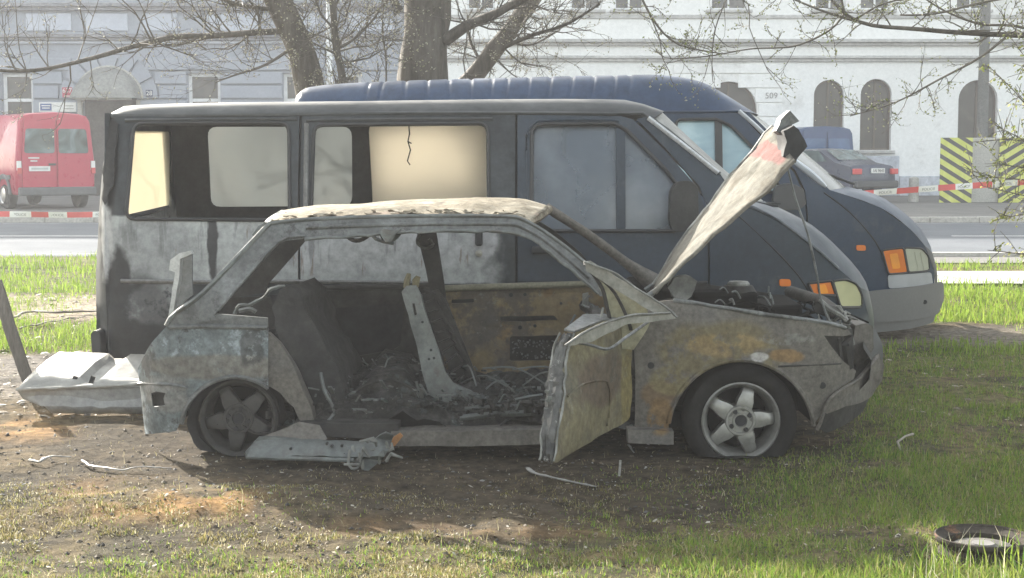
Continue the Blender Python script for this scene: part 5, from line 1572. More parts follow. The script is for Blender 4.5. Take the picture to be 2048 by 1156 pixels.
for k in range(12):
    x, y = rg.uniform(-.9, .5), CY + rg.uniform(.1, .9)
    p = Vector((x, y, .27 + rg.uniform(0, .05)))
    q = p + Vector((rg.gauss(0, .14), rg.gauss(0, .1), rg.uniform(.0, .12)))
    make('loose_wire', MB().tube(lerp_path([p, p * .5 + q * .5 + Vector((0, 0, .05)), q], 8), .0045, 5), M_BARE, car, smooth=60)
# sills
def boxpath(a, b_, h, d, m, name, warp=.008, seed=1):
    a, b_ = Vector(a), Vector(b_)
    mb = MB()
    n = 16
    rows = []
    for i in range(n + 1):
        p = a + (b_ - a) * (i / n)
        rows.append([p + Vector((0, 0, h)), p + Vector((0, -d * .45, h * .95)), p + Vector((0, -d * .5, 0)), p + Vector((0, d * .5, 0)), p + Vector((0, d * .5, h)), p + Vector((0, 0, h))])
    mb.loft(rows)
    mb.f += [(0, 1, 2, 3, 4), tuple(n * 6 + k for k in (4, 3, 2, 1, 0))]
    mb.warp(warp, 5, seed)
    return make(name, mb, m, car, smooth=35)
boxpath(W(785, 888, CY + .03), W(1100, 884, CY + .03), .075, .13, M_FEND, 'sill')
boxpath(W(590, 866, CY + .05), W(800, 872, CY + .05), .07, .12, M_CHAR, 'sill', seed=4)
boxpath(W(1255, 884, CY + .03), W(1345, 888, CY + .03), .07, .1, M_FEND, 'sill', seed=5)
# the torn-out middle pillar hanging over the sill
o = [(494, 899), (516, 876), (560, 878), (620, 883), (742, 886), (760, 872), (772, 862), (786, 868), (776, 900), (762, 922), (735, 938), (706, 922), (620, 919), (540, 918), (494, 916)]
tp_ = MB().panel(trace(o, CY - .18), [], lambda u, v: (u, CY - .18 - .35 * max(0, .16 - v) + .04 * math.sin(v * 60) , v), (0, .03, .0), grid=.03).warp(.008, 9, 2)
tpo = make('torn_pillar', tp_, M_BARE, car, smooth=35)
make('pillar_flange', MB().tube(lerp_path([W(494, 914, CY - .235), W(600, 917, CY - .24), W(708, 920, CY - .24)], 10), .012, 6), M_BARE, tpo, smooth=60)
for px_, py_ in ((654, 887), (664, 892), (684, 891), (645, 906), (690, 908), (582, 897)):
    make('bolt_hole', MB().lathe([(0, -.012), (.007, -.012), (.007, .01)], W(px_, py_, CY - .215), 'Y', 8), M_BLACK, tpo)
crm = MB()
for k in range(16):
    p = W(rg.uniform(700, 778), rg.uniform(880, 925), CY - .22)
    q = p + Vector((rg.gauss(0, .05), rg.gauss(0, .03), rg.gauss(0, .035)))
    crm.tube([p, (p + q) / 2 + Vector((rg.gauss(0, .015), 0, rg.gauss(0, .012))), q], [.006, .010, .005], 5)
crm.tube(lerp_path([W(700, 900, CY - .25), W(697, 925, CY - .27), W(706, 938, CY - .28), W(719, 930, CY - .27), W(718, 905, CY - .25)], 14), .007, 5)
crm.tube([W(688, 929, CY - .27), W(718, 929, CY - .28)], .007, 5)
make('crumpled_latch', crm, M_CRUMP, tpo, smooth=50)
make('rust_flake', MB().panel(trace([(782, 878), (800, 866), (806, 872), (790, 892), (780, 894)], CY - .1), [], lambda u, v: (u, CY - .1, v), (0, .015, 0), grid=.03), mat('orange_rust', [(.30, .13, .05), (.36, .19, .08)], scale=9, rough=.9), tpo)
flp = MB().panel(trace([(510, 880), (560, 858), (600, 845), (640, 852), (660, 874), (620, 884), (560, 880)], CY - .05), [], lambda u, v: (u, CY - .12 + .9 * (v - .12), v), (0, .01, .0), grid=.04).warp(.012, 6, 4)
make('torn_floor_flap', flp, M_FEND, car, smooth=40)

# seats
def strip_seat(name, o, Y, th, m, holes=(), seed=0, warp=.008):
    mb = MB().panel(trace(o, Y), [trace(h, Y) for h in holes], lambda u, v: (u, Y, v), (0, th, 0), grid=.035).warp(warp, 6, seed)
    return make(name, mb, m, car, smooth=35)
fs = strip_seat('front_seat_frame', [(802, 584), (812, 572), (832, 570), (842, 590), (858, 640), (878, 700), (892, 745), (906, 768), (954, 790), (958, 808), (930, 816), (896, 812), (858, 792), (846, 746), (828, 670), (812, 616)], 7.55, .035, M_BARE,
                 [[(823, 606), (829, 606), (836, 630), (830, 632)]], 3)
for a, b_ in (((812, 576), (818, 546)), ((830, 574), (836, 552))):
    make('headrest_prong', MB().tube([W(*a, 7.57), (W(a[0] + 2, (a[1] + b_[1]) / 2, 7.57)), W(*b_, 7.57)], [.016, .02, .012], 6).warp(.006, 20), M_DOOR, fs, smooth=50)
for px_, py_ in ((845, 644), (862, 700), (868, 716), (858, 718), (904, 790)):
    make('bolt_hole', MB().lathe([(0, -.004), (.007, -.004), (.007, .01)], W(px_, py_, 7.548), 'Y', 8), M_BLACK, fs)
make('recliner', MB().lathe([(0, -.03), (.028, -.028), (.034, -.01), (.034, .05), (0, .05)], W(908, 814, 7.54), 'Y', 16), M_BARE, fs, smooth=40)
strip_seat('front_seat_frame', [(846, 590), (876, 580), (892, 600), (930, 690), (958, 770), (940, 790), (905, 760), (880, 690)], 7.98, .05, M_CHAR, seed=5)
wire = MB()
for k in range(9):
    t = k / 8
    wire.tube([W(846 + 60 * t, 606 + 160 * t, 7.6), W(872 + 56 * t, 600 + 150 * t + rg.uniform(-6, 6), 7.8), W(880 + 62 * t, 612 + 150 * t, 8.0)], .006, 5)
wire.tube(lerp_path([W(868, 596, 7.75), W(920, 690, 7.75), W(958, 768, 7.75)], 8), .010, 5)
wire.tube(lerp_path([W(846, 578, 7.7), W(880, 600, 7.72), W(905, 640, 7.72)], 8), .012, 5)
make('seat_springs', wire, M_CHAR, car, smooth=60)
# rear bench, burnt and slumped
for s_, oy, dp in ((1, 7.5, .52), (2, 8.06, .5)):
    o = [(540, 616), (560, 584), (590, 574), (608, 590), (622, 640), (648, 690), (676, 730), (690, 780), (696, 850), (640, 850), (606, 786), (580, 736), (548, 690)]
    if s_ == 2:
        o = [(p[0] + 14, p[1] - 4) for p in o]
    mb = MB().panel(trace(o, oy), [], lambda u, v: (u, oy, v), (.02, dp, 0), grid=.05)
    mb.warp(.035, 3.5, s_)
    mb.warp(.012, 14, s_ + 3)
    make('rear_seat_back', mb, M_SEAT, car, smooth=60)
mbs = MB()
for k in range(7):
    y = 7.5 + .16 * k
    mbs.tube(lerp_path([W(690, 800, 7.6) + Vector((0, y - 7.6, 0)), W(760, 760, 7.6) + Vector((0, y - 7.6, .01)), W(830, 775, 7.6) + Vector((0, y - 7.6, 0)), W(840, 830, 7.6) + Vector((0, y - 7.6, 0))], 12), .009, 5)
mbs.warp(.015, 5)
make('rear_seat_springs', mbs, M_CHAR, car, smooth=60)
cu = MB().box(W(790, 800, 7.75), (.42, .55, .2)).warp(.05, 4, 2)
make('rear_seat_cushion', MB().panel(trace([(700, 846), (704, 780), (745, 745), (800, 752), (835, 790), (838, 846)], 7.5), [], lambda u, v: (u, 7.5, v), (0, .9, 0), grid=.04).warp(.035, 4, 8).warp(.015, 16, 5), M_ASH, car, smooth=60)
ped = MB().tube(lerp_path([W(470, 628, 7.6), W(476, 612, 7.6), W(500, 610, 7.6), W(520, 598, 7.6), W(545, 578, 7.6), W(570, 572, 7.6)], 20), .009, 5).warp(.008, 20)
ped.tube(lerp_path([W(478, 622, 7.55), W(500, 618, 7.55), W(512, 624, 7.55)], 8), .012, 5)
make('wiring_remains', ped, M_BARE, car, smooth=50)
# dashboard beam and pedals
make('dashboard_beam', MB().tube([(.42, CY + .2, .62), (.45, ymc, .64), (.42, CF - .2, .62)], .035, 8), M_CHAR, car)
dash = MB()
for k in range(10):
    p = W(rg.uniform(1150, 1200), rg.uniform(590, 660), rg.uniform(7.9, 8.3))
    dash.tube([p, p + Vector((rg.gauss(0, .03), 0, -.05)), p + Vector((rg.gauss(0, .05), rg.gauss(0, .05), -.12))], .007, 5)
make('dash_wiring', dash, M_BARE, car)
v = W(1172, 598, 8.2)
make('dash_bracket', MB().box(v, (.03, .03, .07)).warp(.015, 10), M_CRUMP, car)

# front wing, bumper, engine bay
o_f = [(1267, 650), (1290, 618), (1306, 604), (1345, 600), (1400, 606), (1480, 620), (1560, 632), (1640, 642), (1692, 655), (1704, 668), (1690, 672), (1647, 671), (1662, 692), (1686, 722), (1712, 742), (1708, 758), (1680, 776), (1650, 806), (1641, 830), (1630, 846)] + circ(1482, 866, 146, -8, -172, 26) + [(1337, 884), (1290, 886), (1268, 874), (1271, 760)]
fw = cp('front_wing', o_f, M_FEND, seed=12, warp=.004, g=.04)
mirror('front_wing', o_f, M_CHAR, seed=13)
make('arch_lip', MB().tube(side_pts(circ(1482, 866, 146, -6, -172, 30), yc), .012, 6), M_FEND, fw, smooth=60)
make('wing_top_edge', MB().tube(lerp_path(side_pts([(1346, 601), (1400, 607), (1480, 621), (1560, 633), (1640, 643), (1690, 655)], yc), 20), .011, 6).warp(.004, 12), M_PILL, fw, smooth=60)
make('wing_crease', MB().tube(lerp_path(side_pts([(1556, 733), (1600, 731), (1650, 729), (1682, 727)], yc), 12), .005, 5), M_CHAR, fw, smooth=60)
for px_, py_ in ((1302, 731), (1645, 771)):
    q = side_pts([(px_, py_)], yc)[0]
    make('wing_hole', MB().lathe([(0, -.003), (.016, -.003), (.018, .006)], q, 'Y', 12), M_BLACK, fw)
# headlamp opening
hl = cp('headlamp_recess', [(1640, 664), (1712, 660), (1716, 752), (1680, 740)], M_CHAR, out=-.07, warp=.003)
br = MB().tube(side_pts([(1678, 676), (1682, 715)], lambda x, z: yc(x, z) + .02), .010, 5).tube(side_pts([(1696, 672), (1690, 690), (1698, 736)], lambda x, z: yc(x, z) + .02), .022, 6)
make('headlamp_bracket', br, M_CHAR, car, smooth=50)
bump = cp('bumper', [(1646, 818), (1660, 792), (1682, 776), (1714, 756), (1756, 706), (1766, 728), (1762, 760), (1742, 792), (1690, 812), (1652, 826)], M_FEND, out=.02, seed=14, off=(0, .03, 0), warp=.006)
make('bumper_edge', MB().tube([q + Vector((0, -.025, 0)) for q in lerp_path(side_pts([(1632, 858), (1642, 836), (1650, 808), (1664, 790), (1690, 772), (1718, 754), (1752, 712)], yc), 18)], .009, 6), M_FEND, bump, smooth=60)
cp('lower_valance', [(1638, 858), (1648, 828), (1690, 812), (1742, 792), (1728, 824), (1690, 852), (1655, 868)], M_CHAR, out=-.02, seed=15)
rows = []
for i in range(16):
    y = yc(1.74, .5) + (2 * ymc - 2 * yc(1.74, .5)) * i / 15
    bow = .09 * math.sin(math.pi * i / 15)
    rows.append([(1.72 + bow, y, .28), (1.79 + bow, y, .36), (1.80 + bow, y, .46), (1.76 + bow, y, .52)])
make('bumper_front', MB().loft(rows).warp(.01, 5), M_CHAR, car, smooth=50)
fx = MB().panel(trace([(1714, 652), (1738, 648), (1752, 656), (1752, 700), (1738, 722), (1716, 734), (1704, 700)], 7.62), [], lambda u, v: (u, 7.62 + .4 * (u - 1.7), v), (0, .3, 0), grid=.03).warp(.006, 9)
make('bumper_mount', fx, M_FEND, car, smooth=40)
for k in range(30):
    cm = MB()
    p = W(rg.uniform(1642, 1706), rg.uniform(622, 672), rg.uniform(7.5, 7.8))
    q = p + Vector((rg.gauss(0, .028), rg.gauss(0, .06), rg.gauss(0, .022)))
    cm.tube([p, (p + q) / 2 + Vector((0, 0, rg.gauss(0, .015))), q], [.005, rg.uniform(.006, .013), .004], 5)
    make('crushed_strip', cm, M_CRUMP, car, smooth=50)
cm = MB()
cm.tube(lerp_path([W(1640, 600, 7.6), W(1662, 620, 7.55), W(1690, 640, 7.6), W(1706, 690, 7.62)], 10), .012, 6)
cm.tube(lerp_path([W(1655, 622, 7.6), W(1660, 645, 7.6), W(1700, 650, 7.6)], 8), .010, 5)
make('crushed_front_frame', cm, M_CRUMP, car, smooth=50)
cmb = MB().tube([W(1640, 615, 7.6), W(1676, 628, 7.75), (1.66, 8.0, .70), (1.6, 8.6, .70)], .035, 8)
make('front_crossmember', cmb, M_CHAR, car, smooth=50)
make('engine_tray', MB().add([(.62, CY + .1, .5), (1.66, CY + .22, .44), (1.66, CF - .22, .44), (.62, CF - .1, .5)], [(0, 1, 2, 3)]), M_SOOT, car)
make('firewall', MB().box((.66, ymc, .55), (.03, 1.4, .42)).warp(.015, 4), M_CHAR, car)
eng = MB().box((1.08, 8.05, .62), (.5, .4, .26), taper=.85).box((1.12, 7.95, .72), (.34, .22, .08)).box((1.42, 8.1, .6), (.22, .6, .2)).box((.86, 8.2, .66), (.2, .3, .2))
make('engine_block', eng.warp(.02, 7), M_PITCH, car, bevel=.02)
v = W(1477, 567, 7.95)
make('strut_ring', MB().lathe([(.03, .008), (.05, .012), (.06, .0), (.058, -.012), (.032, -.012)], v, 'Z', 24, closed=True), M_CRUMP, car, smooth=40)
make('strut_tower', MB().lathe([(.0, -.004), (.075, -.01), (.10, -.05), (.11, -.2)], v, 'Z', 20), M_CHAR, car, smooth=40)
wr = MB().panel(trace([(1338, 572), (1352, 556), (1378, 552), (1392, 562), (1386, 580), (1372, 600), (1350, 600)], 7.75), [], lambda u, v: (u, 7.75, v), (0, .12, 0), grid=.03).warp(.014, 12, 3)
make('melted_reservoir', wr, M_CRUMP, car, smooth=50)
for k in range(40):
    hs = MB()
    p = W(rg.uniform(1400, 1640), 600, rg.uniform(7.5, 8.3))
    p.z = rg.uniform(.60, .70)
    q = p + Vector((rg.gauss(0, .16), rg.gauss(0, .12), rg.gauss(-.05, .03)))
    hs.tube(lerp_path([p, p * .7 + q * .3 + Vector((.02, 0, .035)), p * .3 + q * .7 + Vector((-.02, 0, .03)), q], 9), rg.uniform(.004, .010), 6)
    make('burnt_hose', hs, M_PITCH, car, smooth=50)
for k in range(8):
    hs = MB()
    p = W(rg.uniform(1405, 1560), rg.uniform(585, 612), rg.uniform(7.45, 7.8))
    q = p + Vector((rg.gauss(0, .05), rg.gauss(0, .05), rg.gauss(0, .03)))
    hs.tube(lerp_path([p, (p + q) / 2 + Vector((0, 0, .02)), q], 7), rg.uniform(.003, .006), 6)
    make('bare_pipe', hs, M_BARE, car, smooth=50)

# raised bonnet
A0, A1 = W(1308, 588, 7.36), W(1592, 322, 7.42)
B0, B1 = W(1309, 570, 8.4), W(1546, 252, 8.4)
rows = []
nu, nvv = 36, 26
for i in range(nu + 1):
    s_ = i / nu
    row = []
    for j in range(nvv + 1):
        t = j / nvv
        p = (A0 * (1 - s_) + A1 * s_) * (1 - t) + (B0 * (1 - s_) + B1 * s_) * t
        nrm = Vector((-.72, -.05, .69))
        bow = .028 * math.sin(math.pi * s_) * (.25 + .75 * t) + .05 * math.sin(math.pi * t) * s_
        p = p + nrm * bow + nrm * (.020 * fbm(p, 3.0) + .008 * fbm(p, 11))
        row.append(p)
    rows.append(row)
M_BON = mat('beige_burnt_bonnet', [(.135, .127, .110), (.19, .182, .158), (.105, .097, .082)], scale=4, rough=.95, metal=0, spec=.05, bump=.5, bscale=30, speck=.22, loc=CL,
            layers=[dict(col=(.15, .13, .105), scale=3, lo=.5, hi=.65, amount=.5), dict(col=(.10, .075, .05), scale=11, lo=.62, hi=.68, amount=.7), dict(col=(.25, .235, .20), scale=9, lo=.60, hi=.70, amount=.6),
                    dict(col=(.19, .098, .092), blob=(W(1543, 300, 7.7).x, W(1543, 300, 7.7).z, .045, .075), wamp=.6, wob=9, solid=True, edge=1.05, core=.8, amount=.9)])
bon = make('bonnet', MB().loft(rows), M_BON, car, smooth=60, solid=.007)
make('bonnet_edge', MB().tube([Vector(r_[0]) for r_ in rows][::2], .011, 6).warp(.004, 10), M_BON, bon, smooth=60)
make('bonnet_far_edge', MB().tube([Vector(r_[-1]) for r_ in rows][::2], .014, 6).warp(.004, 10), M_CRUMP, bon, smooth=60)
fo = MB().panel(trace([(1552, 262), (1562, 236), (1584, 219), (1604, 241), (1590, 246), (1572, 262), (1570, 274)], 7.62), [], lambda u, v: (u, 7.62 + .5 * (u - 1.35), v), (0, .12, 0), grid=.03).warp(.010, 10)
make('folded_lip', fo, M_PILL, bon, smooth=40)
bx_ = MB().panel(trace([(1568, 262), (1588, 250), (1600, 262), (1616, 290), (1604, 308), (1590, 326), (1566, 312), (1572, 284)], 7.5), [], lambda u, v: (u, 7.5, v), (0, .22, 0), grid=.03).warp(.012, 14)
make('charred_lock_panel', bx_, M_SOOT, bon, smooth=40)
make('support_cable', MB().tube(lerp_path([W(1576, 338, 7.5), W(1592, 400, 7.48), W(1616, 470, 7.46), W(1634, 550, 7.46), W(1640, 590, 7.5), W(1656, 640, 7.5)], 24), .006, 5), M_PILL, car, smooth=60)
make('bonnet_hinge', MB().tube([W(1280, 606, 7.4), W(1300, 590, 7.4), W(1318, 576, 7.42)], [.012, .018, .012], 6), M_BARE, car, smooth=50)
make('bonnet_hinge', MB().tube([W(1290, 580, 8.5), W(1312, 566, 8.5)], .014, 6), M_BARE, car, smooth=50)
make('scuttle_panel', MB().add([(.60, CY + .2, .735), (.74, CY + .22, .70), (.74, CF - .22, .70), (.60, CF - .2, .735)], [(0, 1, 2, 3)]).warp(.01, 5), M_FEND, car, solid=.02)

# near front door, swung out and buckled
H = Vector((.585, CY - .005, 0))
DV = Vector((-.44, -.90, 0)).normalized()
NV = Vector((DV.y, -DV.x, 0))          # towards the cabin
if NV.x > 0:
    NV = -NV
def dmap(u, z, k=0.0):
    p = H + DV * u + Vector((0, 0, z)) + NV * k
    p += NV * (.03 * math.sin(z * 9 + u * 3) * u + .018 * fbm(Vector((u, z, 3)), 4))
    return p
door = make('front_door', MB().panel(rr([(.012, .205), (.30, .19), (.96, .165), (1.0, .18), (.93, .30), (.83, .45), (.75, .55), (.68, .66), (.66, .69), (.35, .715), (.012, .70)], .03), [], lambda u, z: dmap(u, z), lambda u, z: NV * .012, grid=.04), M_DOOR, car, smooth=45)
M_SHUT = mat('crumpled_dark_steel', [(.035, .035, .033), (.085, .083, .078), (.13, .13, .122)], scale=7, rough=.5, metal=.3, bump=.5, bscale=26, speck=.3,
             layers=[dict(col=(.34, .34, .32), scale=9, lo=.58, hi=.64, amount=.8)])
# shut face, crumpled
rows = []
fe = lerp_path([Vector((1.0, .18, 0)), Vector((.93, .30, 0)), Vector((.83, .45, 0)), Vector((.75, .55, 0)), Vector((.68, .66, 0)), Vector((.66, .69, 0))], 26)
for i, q in enumerate(fe):
    row = []
    for j in range(7):
        t = j / 6
        wd = .045 + .04 * math.sin(math.pi * min(1, i / 25))
        p = dmap(q.x, q.y, wd * t) + DV * (.026 * fbm(Vector((q.x * 3, q.y * 9, t * 2)), 3.2) + .02 * math.sin(math.pi * t)) + Vector((0, 0, .012 * fbm(Vector((q.y * 7, t * 3, 1)), 2)))
        row.append(p)
    rows.append(row)
make('shut_face', MB().loft(rows), M_SHUT, door, smooth=25, solid=.004)
mbe = MB().tube([dmap(q.x, q.y, -.004) for q in fe], .0055, 5).tube([dmap(q.x, q.y, .06) + DV * .01 for q in fe], .0065, 5)
make('door_flange', mbe.warp(.007, 14), M_CRUMP, door, smooth=50)
lt = MB()
for k in range(20):
    p = dmap(.84 + rg.gauss(0, .02), rg.uniform(.36, .47), rg.uniform(.03, .07)) + DV * .015
    lt.box(p, (.014, .02, .012), Matrix.Rotation(rg.random() * 3, 3, 'Z'))
make('latch', lt, M_BARE, door, kind='stuff')
make('waist_top', MB().add([dmap(u, z, k) for u, z, k in ((.012, .70, 0), (.35, .715, 0), (.66, .69, 0), (.65, .695, .06), (.35, .73, .09), (.012, .715, .08))], [(0, 1, 4, 5), (1, 2, 3, 4)]).warp(.012, 6), M_PILL, door, solid=.008)
make('door_crease', MB().tube(lerp_path([dmap(.8, .43, -.004), dmap(.6, .46, -.006), dmap(.35, .43, -.006), dmap(.3, .3, -.004), dmap(.32, .22, -.004)], 16), .006, 5), M_DOOR, door, smooth=60)
def ribbon(name, pts, ya, yb, xa, xb, m, seed, th=.006):
    """flat strip of pressed steel between two depths"""
    mb = MB().panel(pts, [], lambda u, v: W(u, v, ya + (yb - ya) * (u - xa) / (xb - xa)), (0, th, 0), grid=9.0).warp(.006, 9, seed)
    return make(name, mb, m, door, smooth=35)
M_FLAT = mat('bent_frame_steel', [(.14, .135, .115), (.22, .215, .19), (.30, .295, .265)], scale=8, rough=.6, metal=.15, bump=.3, bscale=36, speck=.25)
rb1 = ribbon('window_frame', [(1168, 524), (1180, 523), (1225, 548), (1265, 573), (1330, 615), (1347, 630), (1328, 634), (1300, 622), (1255, 595), (1200, 560), (1172, 542)], 6.94, 7.0, 1168, 1347, M_FLAT, 2)
rb2 = ribbon('window_frame', [(1354, 636), (1322, 642), (1252, 650), (1212, 668), (1180, 684), (1150, 690), (1131, 692), (1160, 670), (1200, 650), (1262, 632), (1340, 626)], 6.36, 6.95, 1131, 1354, M_FLAT, 3)
make('frame_edge', MB().tube(lerp_path([W(1168, 524, 6.92), W(1225, 545, 6.94), W(1265, 571, 6.95), W(1335, 617, 6.97), W(1354, 635, 6.94)], 20), .006, 5).warp(.004, 9, 1), M_CRUMP, rb1, smooth=50)
make('frame_edge', MB().tube(lerp_path([W(1130, 692, 6.34), W(1160, 669, 6.43), W(1200, 649, 6.53), W(1262, 631, 6.7), W(1340, 626, 6.9)], 20), .006, 5).warp(.004, 9, 3), M_CRUMP, rb2, smooth=50)
wf3 = MB().tube(lerp_path([W(1170, 527, 6.95), W(1185, 546, 6.98), W(1204, 580, 7.0), W(1216, 620, 7.02), W(1222, 650, 7.02)], 14), .013, 6, flat=.6).warp(.004, 9, 5)
wf3.tube(lerp_path([W(1180, 540, 6.98), W(1225, 580, 7.02), W(1252, 630, 7.04), W(1262, 660, 7.06)], 12), .011, 6, flat=.6)
make('window_frame', wf3, M_CHAR, door, smooth=50)
qg = MB().panel(trace([(1182, 540), (1230, 572), (1290, 610), (1300, 640), (1268, 700), (1230, 700), (1212, 610)], 7.06), [], lambda u, v: (u, 7.06 - .03 * math.sin(u * 22), v), (0, .012, 0), grid=.04).warp(.008, 7)
make('mirror_gusset', qg, mat('olive_gusset', [(.20, .19, .125), (.29, .275, .19), (.25, .22, .13)], scale=6, metal=.1, rough=.6, bump=.25, bscale=30), door, smooth=40)
gw = MB().tube(lerp_path([W(1150, 684, 6.5), W(1180, 690, 6.52), W(1216, 698, 6.6), W(1250, 676, 6.7), W(1290, 648, 6.9), W(1302, 640, 6.95)], 20), .0075, 5)
make('window_runner', gw, M_PILL, door, smooth=60)
make('mirror_stalk', MB().tube([W(1202, 634, 6.9), W(1206, 615, 6.9)], .006, 5), M_CRUMP, door)
make('door_inner', MB().panel([(.02, .22), (.93, .19), (.86, .3), (.72, .5), (.62, .67), (.02, .69)], [], lambda u, z: dmap(u, z, .085), lambda u, z: NV * .008, grid=.1), M_RUSTY, door, smooth=40)

# wheels
M_TYRE = mat('burnt_tyre', [(.013, .013, .013), (.024, .023, .022)], scale=5, rough=.95, spec=.08, bump=.4, bscale=30, speck=.2)
M_ALLOY = mat('dusty_alloy', [(.23, .225, .21), (.34, .335, .32)], scale=6, rough=.4, metal=.55, bump=.1, bscale=40, speck=.15, layers=[dict(col=(.14, .13, .12), scale=6, lo=.58, hi=.68, amount=.6)])
M_ALLOYB = mat('sooty_alloy', [(.03, .028, .027), (.05, .047, .044), (.07, .066, .06)], scale=6, rough=.75, metal=.1, bump=.3, bscale=30, speck=.2)
def wheel(cx, y, cz, rr__, tyre, alloy, name='wheel', rot=.3, flat=0.0, rimonly=False, tr=1.0):
    wmb = MB()
    if tyre:
        ro = tyre
        prof = [(rr__ * 1.0, .02), (rr__ * 1.02, -.06), (rr__ * 1.12, -.082), (ro * .84, -.088), (ro * .95, -.075), (ro * .99, -.05), (ro, -.02), (ro, .05), (ro * .96, .08), (rr__, .08)]
        wmb.lathe(prof, (cx, y, cz), 'Y', 72)
        if flat:
            nv = []
            for v in wmb.v:
                z = max(v[2], flat)
                sq = max(0, flat - v[2])
                nv.append((v[0] + (v[0] - cx) * sq * .8, v[1] - (sq * .35 if v[1] < y else -sq * .35), z + (.001 * fbm(Vector(v), 9))))
            wmb.v = nv
        wmb.warp(.003, 8)
        wo = make(name, wmb, M_TYRE, car, smooth=45)
        for k in range(40):
            pass
    else:
        wmb.lathe([(rr__ * .86, .09), (rr__ * .88, -.01), (rr__ * 1.0, -.03), (rr__ * 1.04, -.045), (rr__ * 1.0, -.05)], (cx, y, cz), 'Y', 56)
        wo = make(name, wmb, alloy, car, smooth=45)
    rim = MB().lathe([(rr__ * .80, .10), (rr__ * .84, -.005), (rr__ * .93, -.035), (rr__ * .96, -.05), (rr__ * 1.02, -.055), (rr__ * 1.03, -.065), (rr__ * .99, -.07), (rr__ * .92, -.055), (rr__ * .88, -.02), (rr__ * .86, .1)], (cx, y, cz), 'Y', 64)
    rb = make('rim', rim, alloy, wo, smooth=45)
    make('brake_disc', MB().lathe([(0, .06), (rr__ * .78, .06), (rr__ * .8, .1)], (cx, y, cz), 'Y', 40), M_PITCH, wo, smooth=40)
    for k in range(5):
        a = rot + 2 * math.pi * k / 5
        def pt(r_, da, h_):
            return (cx + r_ * math.cos(a + da), y + h_, cz + r_ * math.sin(a + da))
        R_ = rr__
        sp_ = MB()
        secs = []
        for r_, w_, h_ in ((.26, .62, -.042), (.42, .58, -.046), (.56, .41, -.045), (.72, .24, -.040), (.90, .17, -.034)):
            secs.append([pt(R_ * r_, -w_, h_ + .03), pt(R_ * r_, -w_ * .86, h_), pt(R_ * r_, 0, h_ - .006), pt(R_ * r_, w_ * .86, h_), pt(R_ * r_, w_, h_ + .03)])
        sp_.loft(secs)
        make('spoke', sp_, alloy, wo, smooth=50, solid=.006)
    make('hub', MB().lathe([(0, -.052), (R_ * .15, -.052), (R_ * .17, -.062), (R_ * .2, -.062), (R_ * .21, -.05), (R_ * .31, -.05), (R_ * .33, -.058), (R_ * .38, -.058), (R_ * .42, -.046), (R_ * .42, .03)], (cx, y, cz), 'Y', 44), alloy, wo, smooth=40)
    make('hub_cap', MB().lathe([(0, -.054), (R_ * .145, -.054), (R_ * .15, -.04)], (cx, y, cz), 'Y', 24), M_SOOT, wo)
    for k in range(4):
        a = rot + .5 + math.pi / 2 * k
        make('wheel_bolt', MB().lathe([(0, -.064), (.011, -.063), (.012, -.045)], (cx + R_ * .275 * math.cos(a), y, cz + R_ * .275 * math.sin(a)), 'Y', 8), M_SOOT, wo)
    return wo
cw = cpx(1484, 845)
wf = wheel(cw.x, CY + .10, cw.z, .188, .280, M_ALLOY, rot=.05, flat=.012)
wf['label'] = 'front wheel with pale five spoke alloy rim and flat tyre'
cw2 = cpx(472, 842)
wr_ = wheel(cw2.x, CY + .12, cw2.z, .185, None, M_ALLOYB, rot=.8)
wr_['label'] = 'rear wheel burnt down to its black rim'
tb = MB().lathe([(.2, -.02), (.235, -.04), (.25, .02), (.235, .1), (.2, .1)], (cw2.x - .03, CY + .16, cw2.z - .005), 'Y', 48).warp(.018, 7)
nv = [(v[0], v[1], max(.012, v[2] - (.0 if v[2] < cw2.z else .02))) for v in tb.v]
tb.v = nv
make('tyre_remains', tb, M_SOOT, wr_, smooth=50)
for xw in (cw.x, cw2.x):
    make('wheel', MB().lathe([(0, .07), (.18, .06), (.185, .08), (.27, .08), (.28, .04), (.28, -.06), (.26, -.09), (0, -.09)], (xw, CF - .12, .2), 'Y', 32), M_TYRE, car, smooth=40)
    make('axle', MB().tube([(xw, CY + .2, .2), (xw, CF - .2, .2)], .03, 8), M_CHAR, car)
make('underbody', MB().box((-.05, ymc, .16), (2.2, 1.1, .08)), M_SOOT, car)
M_TG = mat('pale_scorched_strip', [(.15, .155, .155), (.22, .225, .22)], scale=5, rough=.5, bump=.15)
M_TGE = mat('pale_strip_edge', [(.44, .44, .42), (.56, .56, .54)], scale=5, rough=.5, bump=.1)
# upright strip of the tailgate at the back
tg = MB().panel(trace([(337, 640), (343, 590), (352, 545), (357, 510), (384, 505), (386, 590), (372, 600), (345, 632)], 8.2), [], lambda u, v: (u, 8.2, v), (0, .02, 0), grid=.04).warp(.004, 6)
tgo = make('tailgate_frame', tg, M_TG, car, smooth=40)
tg = MB().panel(trace([(340, 520), (358, 506), (380, 502), (384, 508), (360, 518), (358, 560), (346, 628), (336, 640), (350, 545), (338, 540)], 8.1), [], lambda u, v: (u, 8.1, v), (0, .06, 0), grid=.03).warp(.004, 9)
make('tailgate_edge', tg, M_TGE, tgo, smooth=40)

